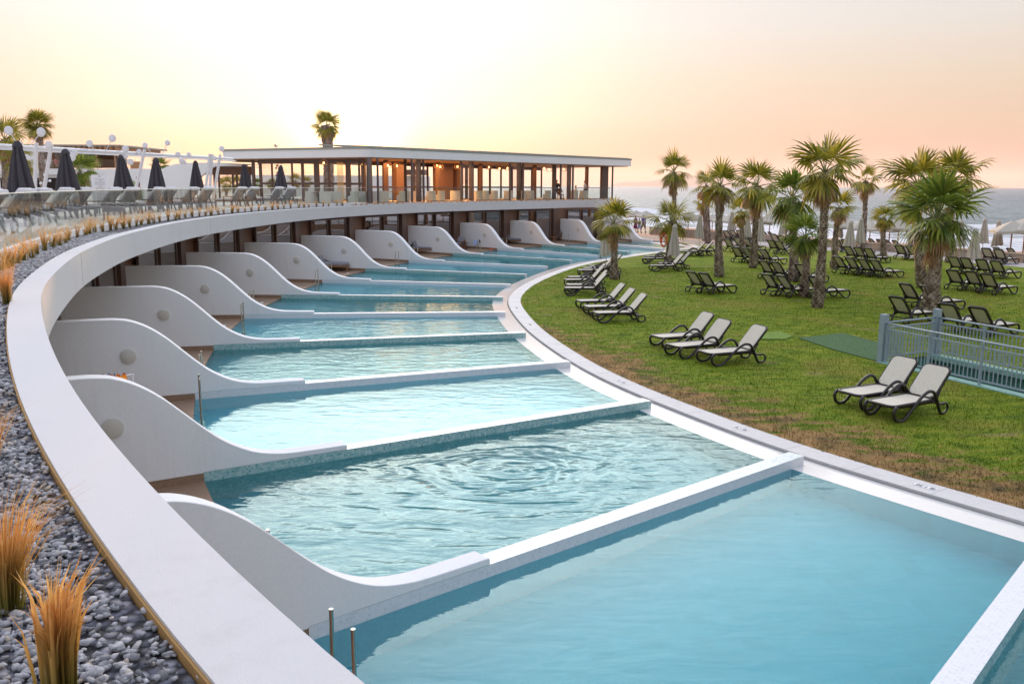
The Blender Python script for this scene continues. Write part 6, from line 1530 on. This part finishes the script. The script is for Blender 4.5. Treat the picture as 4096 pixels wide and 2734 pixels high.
def person(loc, rz, H, label, top, bottom, hair, pose='walk', dress=False, shoes=True, longhair=False, apron=False, group=None):
    """faces local -Y; pose gives the limb angles"""
    t = empty('person', loc, rz, label, 'person', group); k = H/1.75
    sit = pose in ('sit',)
    hipz = 0.92 if not sit else 0.46
    sw = {'walk': 0.34, 'stand': 0.04, 'sit': 0.0, 'serve': 0.05}[pose]
    N_ = []; R_ = []; E_ = []
    def nd(p, r, par=None):
        N_.append((p[0]*k, p[1]*k, p[2]*k)); R_.append((r[0]*k, r[1]*k) if hasattr(r, '__len__') else r*k)
        if par is not None: E_.append((par, len(N_)-1))
        return len(N_)-1
    pel = nd((0, 0, hipz), (0.145, 0.10)); w = nd((0, 0.0, hipz+0.18), (0.13, 0.09), pel); ch = nd((0, 0.0, hipz+0.40), (0.165, 0.105), w)
    nk = nd((0, 0.0, hipz+0.56), 0.055, ch); hd0 = nd((0, -0.015, hipz+0.63), 0.055, nk)
    hc = nd((0, -0.02, hipz+0.72), (0.078, 0.092), hd0); ht = nd((0, -0.01, hipz+0.80), (0.06, 0.07), hc)
    hands = []
    for s in (-1, 1):
        sh_ = nd((s*0.175, 0, hipz+0.49), 0.055, ch)
        if pose == 'serve': el = (s*0.22, -0.06, hipz+0.22); wr = (s*0.12, -0.32, hipz+0.26)
        elif pose == 'sit': el = (s*0.24, -0.10, hipz+0.22); wr = (s*0.14, -0.34, hipz+0.22)
        else: ph = s*sw*0.6; el = (s*0.24, ph*0.35, hipz+0.21); wr = (s*0.27, ph*0.6-0.10, hipz-0.03)
        e_ = nd(el, 0.040, sh_); w_ = nd(wr, 0.027, e_)
        d = (Vector(wr)-Vector(el)).normalized(); pal = Vector(wr)+d*0.07; p_ = nd(tuple(pal), (0.038, 0.02), w_); hands.append((pal, d, s))
    for s in (-1, 1):
        hp = nd((s*0.09, 0, hipz-0.06), 0.088, pel)
        if sit: kn = (s*0.11, -0.42, hipz); an = (s*0.11, -0.44, 0.09)
        else:
            a = s*sw; kn = (s*0.10, -math.sin(a)*0.42-0.03, hipz-0.06-math.cos(a)*0.41); b = a*0.6-0.12 if a < 0 else a*0.9; an = (s*0.10, kn[1]-math.sin(b)*0.40, max(0.08, kn[2]-math.cos(b)*0.40))
            if a < 0: an = (s*0.10, kn[1]+math.sin(0.42)*0.40, 0.13)
        k_ = nd(kn, 0.058, hp); c_ = nd(tuple((Vector(kn)*0.62+Vector(an)*0.38)), 0.056, k_); a_ = nd(an, 0.036, c_); toe = nd((an[0]+s*0.01, an[1]-0.14, an[2]-0.05), (0.036, 0.024), a_)
        if shoes:
            m = MB(); m.box(((an[0])*k, (an[1]-0.055)*k, max(0.035, an[2]-0.045)*k), (0.095*k, 0.27*k, 0.085*k)); o = m.build('shoe', M['shoe'], t); bv = o.modifiers.new('b', 'BEVEL'); bv.width = 0.03*k; bv.segments = 3
    body = bake(skin_obj('body', N_, E_, R_, M['skin'], t))
    # nose and separate fingers fused into the body mesh
    m = MB()
    hcz = hipz+0.725
    m.add([(x*k, y*k, z*k) for x, y, z in [(-0.014, -0.108, hcz-0.02), (0.014, -0.108, hcz-0.02), (0, -0.135, hcz-0.018), (0, -0.108, hcz+0.025)]], [(0, 1, 2), (0, 2, 3), (1, 3, 2)])
    for pal, d, s in hands:
        sd = Vector((0, 1, 0)).cross(d).normalized() if abs(d.y) > 0.7 else Vector((0, 1, 0)); sd = (sd - d*sd.dot(d)).normalized(); cu_ = d.cross(sd)*(-s)
        for j, L_ in enumerate((0.065, 0.075, 0.07, 0.055)):
            st = pal + sd*(0.027-0.018*j) + d*0.02; a1 = st + d*L_*0.55 + cu_*0.004; a2 = a1 + (d*0.8+cu_*0.5)*L_*0.5
            m.tube([tuple(st*k), tuple(a1*k), tuple(a2*k)], [0.009*k, 0.008*k, 0.006*k], 6)
        st = pal + sd*0.03 - d*0.03; a1 = st + (sd*0.7+d*0.7)*0.035; m.tube([tuple(st*k), tuple(a1*k), tuple((a1+d*0.03)*k)], [0.011*k, 0.010*k, 0.007*k], 6)
    ex = bpy.data.meshes.new('ex'); ex.from_pydata(m.v, [], m.f); bm = bmesh.new(); bm.from_mesh(body.data); bm.from_mesh(ex); bm.to_mesh(body.data); bm.free(); bpy.data.meshes.remove(ex)
    m = MB()
    for s in (-1, 1): m.lathe([(0, 0.004), (0.009*k, 0.002), (0.009*k, -0.002), (0, -0.004)], (s*0.03*k, -0.105*k, (hcz+0.025)*k), 8, 'Y')
    m.box((0, -0.1045*k, (hcz-0.05)*k), (0.045*k, 0.006*k, 0.010*k)); m.build('face_features', M['shoe'], t)
    # clothes as tapered shells following the body
    def shell(nm, rings, mt):
        V = []; n = 18
        for cx_, cy_, z, rx, ry in rings:
            for j in range(n): a = 2*math.pi*j/n; V.append(((cx_+rx*math.cos(a))*k, (cy_+ry*math.sin(a))*k, z*k))
        m = MB(); m.add(V, [(i*n+j, i*n+(j+1) % n, (i+1)*n+(j+1) % n, (i+1)*n+j) for i in range(len(rings)-1) for j in range(n)]); return m.build(nm, mt, t, smooth=True)
    b0 = hipz
    shell('top', [(0, 0, b0-0.06, .158, .125), (0, 0, b0+.1, .152, .115), (0, 0, b0+.25, .165, .118), (0, 0, b0+.40, .195, .130), (0, 0, b0+.49, .185, .115), (0, 0, b0+.535, .10, .085), (0, 0, b0+.55, .07, .07)], top)
    for s in (-1, 1):
        ph = s*sw*0.6
        e2 = (s*0.225, ph*0.25 if pose in ('walk', 'stand') else -0.05, hipz+0.27)
        m = MB(); m.tube([(s*0.15*k, 0, (b0+.50)*k), (s*0.19*k, 0, (b0+.46)*k), (e2[0]*k, e2[1]*k, e2[2]*k)], [0.07*k, 0.068*k, 0.062*k], 10, cap=False); m.build('sleeve', top, t, smooth=True)
    if dress: shell('skirt', [(0, 0, b0+.12, .15, .115), (0, 0, b0-.05, .19, .16), (0, -0.01, b0-.3, .20, .21), (0, -0.02, b0-.55, .22, .26)], bottom)
    elif not sit:
        shell('shorts', [(0, 0, b0+.08, .158, .12), (0, 0, b0-.08, .175, .135), (0, 0, b0-.14, .17, .13)], bottom)
        for s in (-1, 1):
            a = s*sw; e_ = (s*0.10, -math.sin(a)*0.40-0.02, hipz-0.06-math.cos(a)*0.38); m = MB(); m.tube([(s*0.085*k, 0, (b0-.06)*k), tuple(Vector(e_)*k)], [0.10*k, 0.085*k], 12, cap=False); m.build('shorts_leg', bottom, t, smooth=True)
    if apron: shell('apron', [(0, -0.01, b0+.06, .165, .13), (0, -0.02, b0-.2, .19, .16), (0, -0.02, b0-.42, .20, .17)], M['apron_black'])
    hz = hipz+0.75; V = []; n = 14
    rg = [(0.0, 0.110), (0.052, 0.098), (0.082, 0.065), (0.094, 0.02), (0.090, -0.03)] + ([(0.085, -0.10), (0.075, -0.2), (0.05, -0.28)] if longhair else [(0.07, -0.06)])
    for r_, z in rg:
        for j in range(n):
            a = 2*math.pi*j/n; yy = 0.012 + r_*math.sin(a)*1.05; 
            if z < 0.045: yy = max(yy, -0.035 if not longhair else 0.0)
            V.append((r_*math.cos(a)*k, yy*k, (hz+z)*k))
    m = MB(); m.add(V, [(i*n+j, i*n+(j+1) % n, (i+1)*n+(j+1) % n, (i+1)*n+j) for i in range(len(rg)-1) for j in range(n)]); m.build('hair', hair, t, smooth=True)
    return t
def at(px, py_feet, z=0.05): q = G(px, py_feet, z); return (q.x, q.y, z)
person(at(2541, 927), 0.5, 1.66, 'person in a long plum dress with long brown hair, left of the walking trio', M['dress_plum'], M['dress_plum'], M['hair_brown'], 'walk', dress=True, longhair=True)
person(at(2556, 933), 0.5, 1.50, 'person in a camouflage shirt and denim shorts, middle of the walking trio', M['shirt_camo'], M['shorts_denim'], M['hair_brown'], 'walk')
person(at(2572, 929), 0.45, 1.76, 'person in a purple shirt and brown shorts, right of the walking trio', M['shirt_purple'], M['shorts_brown'], M['hair_grey'], 'walk')
q = GD(557, 815, 52.5); person((q.x, q.y, TZ), -1.2, 1.66, 'person in a dark floral top and olive skirt walking on the roof terrace', M['top_floral'], M['skirt_olive'], M['hair_brown'], 'walk', dress=True, longhair=True, shoes=False)
p, rz = onfront(2355); person((p.x-0.3, p.y+1.6, ZF), 1.1, 1.68, 'person in a white shirt and black apron standing at the right end of the pavilion', M['shirt_white'], M['apron_black'], M['hair_brown'], 'serve', apron=True)
p, rz = onfront(2318); person((p.x-0.3, p.y+1.3, ZF), -1.2, 1.7, 'person with blond hair sitting in the right end of the pavilion', M['shirt_white'], M['shirt_white'], M['hair_blond'], 'sit')
p, rz = onfront(2262); person((p.x-0.4, p.y+2.2, ZF), 0.6, 1.7, 'person sitting behind the pavilion railing left of the blond guest', M['shirt_dark'], M['shirt_dark'], M['hair_brown'], 'sit')
p, rz = onfront(2243); person((p.x-0.2, p.y+2.8, ZF), 0.2, 1.75, 'person in dark clothes standing beside a pavilion post', M['shirt_dark'], M['shirt_dark'], M['hair_brown'], 'stand')
for k, (px, mt_, lb) in enumerate([(143, 'shirt_dark', 'person in dark clothes standing on the far restaurant terrace'), (185, 'shirt_white', 'person in white sitting left on the far restaurant terrace'), (203, 'shirt_white', 'second person in white sitting on the far restaurant terrace'), (226, 'shirt_pink', 'person in pale pink sitting on the far restaurant terrace'), (388, 'shirt_pink', 'person in pink sitting under the far timber canopy'), (504, 'shorts_denim', 'person in blue standing by the far stair tower')]):
    D = 104.2; q = GD(px, 672, D); zz = GD(px, 672, 103).z; person((q.x, D, zz), 0.3*k, 1.7, lb, M[mt_], M[mt_], M['hair_brown'], 'stand' if k in (0, 5) else 'sit')

# ================================================================== PLANTER GRASS AND GRAVEL
def tuft_mesh(seed, n, h, spread, lean):
    r = rng(seed); V = []; F = []
    for k in range(n):
        a = r.uniform(0, 6.283); rr_ = abs(r.gauss(0, 1))*0.022; b = Vector((rr_*math.cos(a), rr_*math.sin(a), 0)); out = Vector((math.cos(a), math.sin(a), 0))*r.uniform(0.05, spread) + Vector((lean[0], lean[1], 0))*r.uniform(0.5, 1.3)
        H_ = h*r.uniform(0.55, 1.08); w = 0.0016 if n > 200 else 0.0045; s = Vector((-math.sin(a+1), math.cos(a+1), 0))*w
        p = [b, b+out*0.12*H_+Vector((0, 0, H_*0.38)), b+out*0.45*H_+Vector((0, 0, H_*0.75)), b+out*1.05*H_+Vector((0, 0, H_*r.uniform(0.82, 1.0)))]
        i0 = len(V); V += [p[0]-s, p[0]+s, p[1]-s, p[1]+s, p[2]-s*0.7, p[2]+s*0.7, p[3]]
        F += [(i0, i0+1, i0+3, i0+2), (i0+2, i0+3, i0+5, i0+4), (i0+4, i0+5, i0+6)]
    return V, F
def tuft_obj(seed, n, h, spread, lean):
    V, F = tuft_mesh(seed, n, h, spread, lean); me = bpy.data.meshes.new('grass_tuft'); me.from_pydata([tuple(v) for v in V], [], F); me.materials.append(M['straw']); o = bpy.data.objects.new('grass_tuft', me); COL.objects.link(o); return o
GZ = 3.46; GT = 'feathery grass tufts in the gravel planter'
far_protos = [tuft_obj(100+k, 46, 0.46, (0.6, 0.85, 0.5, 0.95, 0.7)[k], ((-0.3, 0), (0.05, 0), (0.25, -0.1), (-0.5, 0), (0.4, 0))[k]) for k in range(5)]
used = [False]*5
T = [(x*0.2168, 740+y*0.2168) for x, y in [(60, 1600), (140, 1560), (220, 1540), (320, 1480), (440, 1415), (600, 1365), (690, 1300), (825, 1230), (970, 1170), (1100, 1140), (1225, 1095), (1270, 1050), (1425, 990), (1580, 950), (1655, 915), (1760, 885), (1900, 860), (2040, 845), (2130, 825), (2280, 805)]]
T += [(450+x*0.2129, 740+y*0.2129) for x, y in [(215, 820), (325, 800), (450, 780), (535, 755), (685, 735), (785, 720), (890, 700), (1045, 680), (1180, 660), (1255, 645), (1375, 615), (1500, 600), (1630, 595), (1745, 580), (1855, 575), (1995, 560), (2095, 545), (2250, 535)]]
T += [(900+x*0.2168, 560+y*0.2168) for x, y in [(130, 1350), (240, 1340), (375, 1330), (490, 1325), (620, 1315), (740, 1300), (875, 1290), (985, 1285), (1090, 1270), (1210, 1265), (1360, 1255), (1460, 1250), (1550, 1245), (1690, 1235), (1810, 1230), (1910, 1225), (2060, 1215), (2170, 1212), (2280, 1200)]]
T += [(1400+x*0.2168, 0) for x in (80, 180, 275, 430, 520, 610, 730, 840, 960, 1160, 1310, 1410, 1500, 1630, 1730, 1850, 1960, 2090, 2170)] + [(1900+x*0.2168, 0) for x in (0, 90, 190, 300, 400, 500, 630, 700, 840, 950, 1060, 1160, 1290, 1380, 1500, 1620, 1740, 1880, 2000, 2100, 2220, 2350, 2480, 2600)]
mid_c = offs(par_in, 0.75)
def ordn(n): return '%d%s' % (n, 'th' if 10 <= n % 100 <= 20 else {1: 'st', 2: 'nd', 3: 'rd'}.get(n % 10, 'th'))
for k, (px, py) in enumerate(T):
    if py: q = G(px, py, GZ); loc = (q.x, q.y, GZ)
    else:
        best = min((abs(2048+FPX*mid_c[j][0]/(mid_c[j][1]*math.cos(PITCH)+1.3*math.sin(PITCH))-px), j) for j in range(kend-6, len(mid_c)))[1]; loc = (mid_c[best][0], mid_c[best][1], 3.42)
    v = (k*7+3) % 5; lb = ('%s small grass tuft from the left in front of the pavilion glass' % ordn(k-56)) if not py else ('%s feathery golden grass tuft from the left below the glass balustrade' % ordn(k+1))
    sc = (0.85+0.4*((k*37) % 10)/10)*(1.0 if py else 0.72)
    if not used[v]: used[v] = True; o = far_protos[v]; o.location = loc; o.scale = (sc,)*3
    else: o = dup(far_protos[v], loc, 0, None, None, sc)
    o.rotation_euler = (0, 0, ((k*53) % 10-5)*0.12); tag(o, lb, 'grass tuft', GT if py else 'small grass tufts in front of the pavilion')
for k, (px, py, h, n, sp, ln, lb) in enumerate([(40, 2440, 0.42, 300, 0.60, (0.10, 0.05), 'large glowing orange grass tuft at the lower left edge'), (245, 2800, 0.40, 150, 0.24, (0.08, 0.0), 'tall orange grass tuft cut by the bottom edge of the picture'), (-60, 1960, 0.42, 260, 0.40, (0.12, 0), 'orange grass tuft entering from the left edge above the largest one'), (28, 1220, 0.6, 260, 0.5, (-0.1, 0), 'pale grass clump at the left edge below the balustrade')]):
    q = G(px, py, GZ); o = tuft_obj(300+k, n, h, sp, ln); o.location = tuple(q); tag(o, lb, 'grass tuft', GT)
# loose pebbles on the bed: real stones, larger share close to the camera
r = np.random.RandomState(4)
TPL = []
for k in range(14):
    rr_ = rng(900+k); bmi = bmesh.new()
    for j in range(13):
        d = Vector((rr_.gauss(0, 1), rr_.gauss(0, 1), rr_.gauss(0, 1))).normalized()*rr_.uniform(0.85, 1.1); bmi.verts.new(d)
    bmesh.ops.convex_hull(bmi, input=bmi.verts); bmesh.ops.triangulate(bmi, faces=bmi.faces); bmi.verts.index_update()
    used_ = [v for v in bmi.verts if v.link_faces]; im = {v: q_ for q_, v in enumerate(used_)}
    TPL.append((np.array([v.co[:] for v in used_]), np.array([[im[v] for v in f.verts] for f in bmi.faces]))); bmi.free()
inc = offs(par_in[:kend], 0.40); outc = rs(kerb_c, np.linspace(0, 1, 400))
def pebbles(y0, y1, count, size, name, label):
    P_ = []
    A_ = [p for p in inc if y0-1 <= p[1] <= y1+1]
    A_ = np.array(A_)
    while len(P_) < count:
        i = r.randint(0, len(A_)); a = A_[i]; b = outc[np.argmin(np.hypot(outc[:, 0]-a[0], outc[:, 1]-a[1]))]; f = r.rand(); L_ = np.hypot(*(b-a))
        p = a*(1-f)+b*f + r.randn(2)*0.10
        if y0 <= p[1] <= y1: P_.append(p)
    P_ = np.array(P_); n = len(P_)
    s = size*(0.55+0.75*r.rand(n)**1.5)
    sc = np.stack([s*(1+0.5*r.rand(n)), s*(0.75+0.4*r.rand(n)), s*(0.5+0.35*r.rand(n))], 1)
    AV = []; AF = []; off_ = 0
    for ti, (IV, IF) in enumerate(TPL):
        id_ = np.arange(ti, n, len(TPL)); k_ = len(id_)
        V = IV[None]*sc[id_][:, None, :]
        ay = r.rand(k_)*0.9-0.45; az = r.rand(k_)*6.283
        c, s_ = np.cos(ay), np.sin(ay); x = V[..., 0]*c[:, None]+V[..., 2]*s_[:, None]; z = -V[..., 0]*s_[:, None]+V[..., 2]*c[:, None]; V[..., 0] = x; V[..., 2] = z
        c, s_ = np.cos(az), np.sin(az); x = V[..., 0]*c[:, None]-V[..., 1]*s_[:, None]; y = V[..., 0]*s_[:, None]+V[..., 1]*c[:, None]; V[..., 0] = x; V[..., 1] = y
        V[..., 0] += P_[id_][:, 0, None]; V[..., 1] += P_[id_][:, 1, None]; V[..., 2] += (GZ + size*(0.05+0.7*r.rand(k_)))[:, None]
        AV.append(V.reshape(-1, 3)); AF.append((IF[None]+(np.arange(k_)*len(IV))[:, None, None]).reshape(-1, 3)+off_); off_ += k_*len(IV)
    V = np.concatenate(AV); F = np.concatenate(AF)
    return tag(fast_mesh(name, V.reshape(-1, 3), F, M['rock']), label, 'gravel', kind='stuff')
pebbles(0.9, 5.5, 30000, 0.0155, 'gravel_stones', 'loose grey stones filling the planter nearest the camera')
pebbles(5.5, 11, 18000, 0.020, 'gravel_stones', 'loose grey stones filling the planter along the bend of the parapet')
pebbles(11, 24, 12000, 0.028, 'gravel_stones', 'loose grey stones filling the planter below the balustrade')
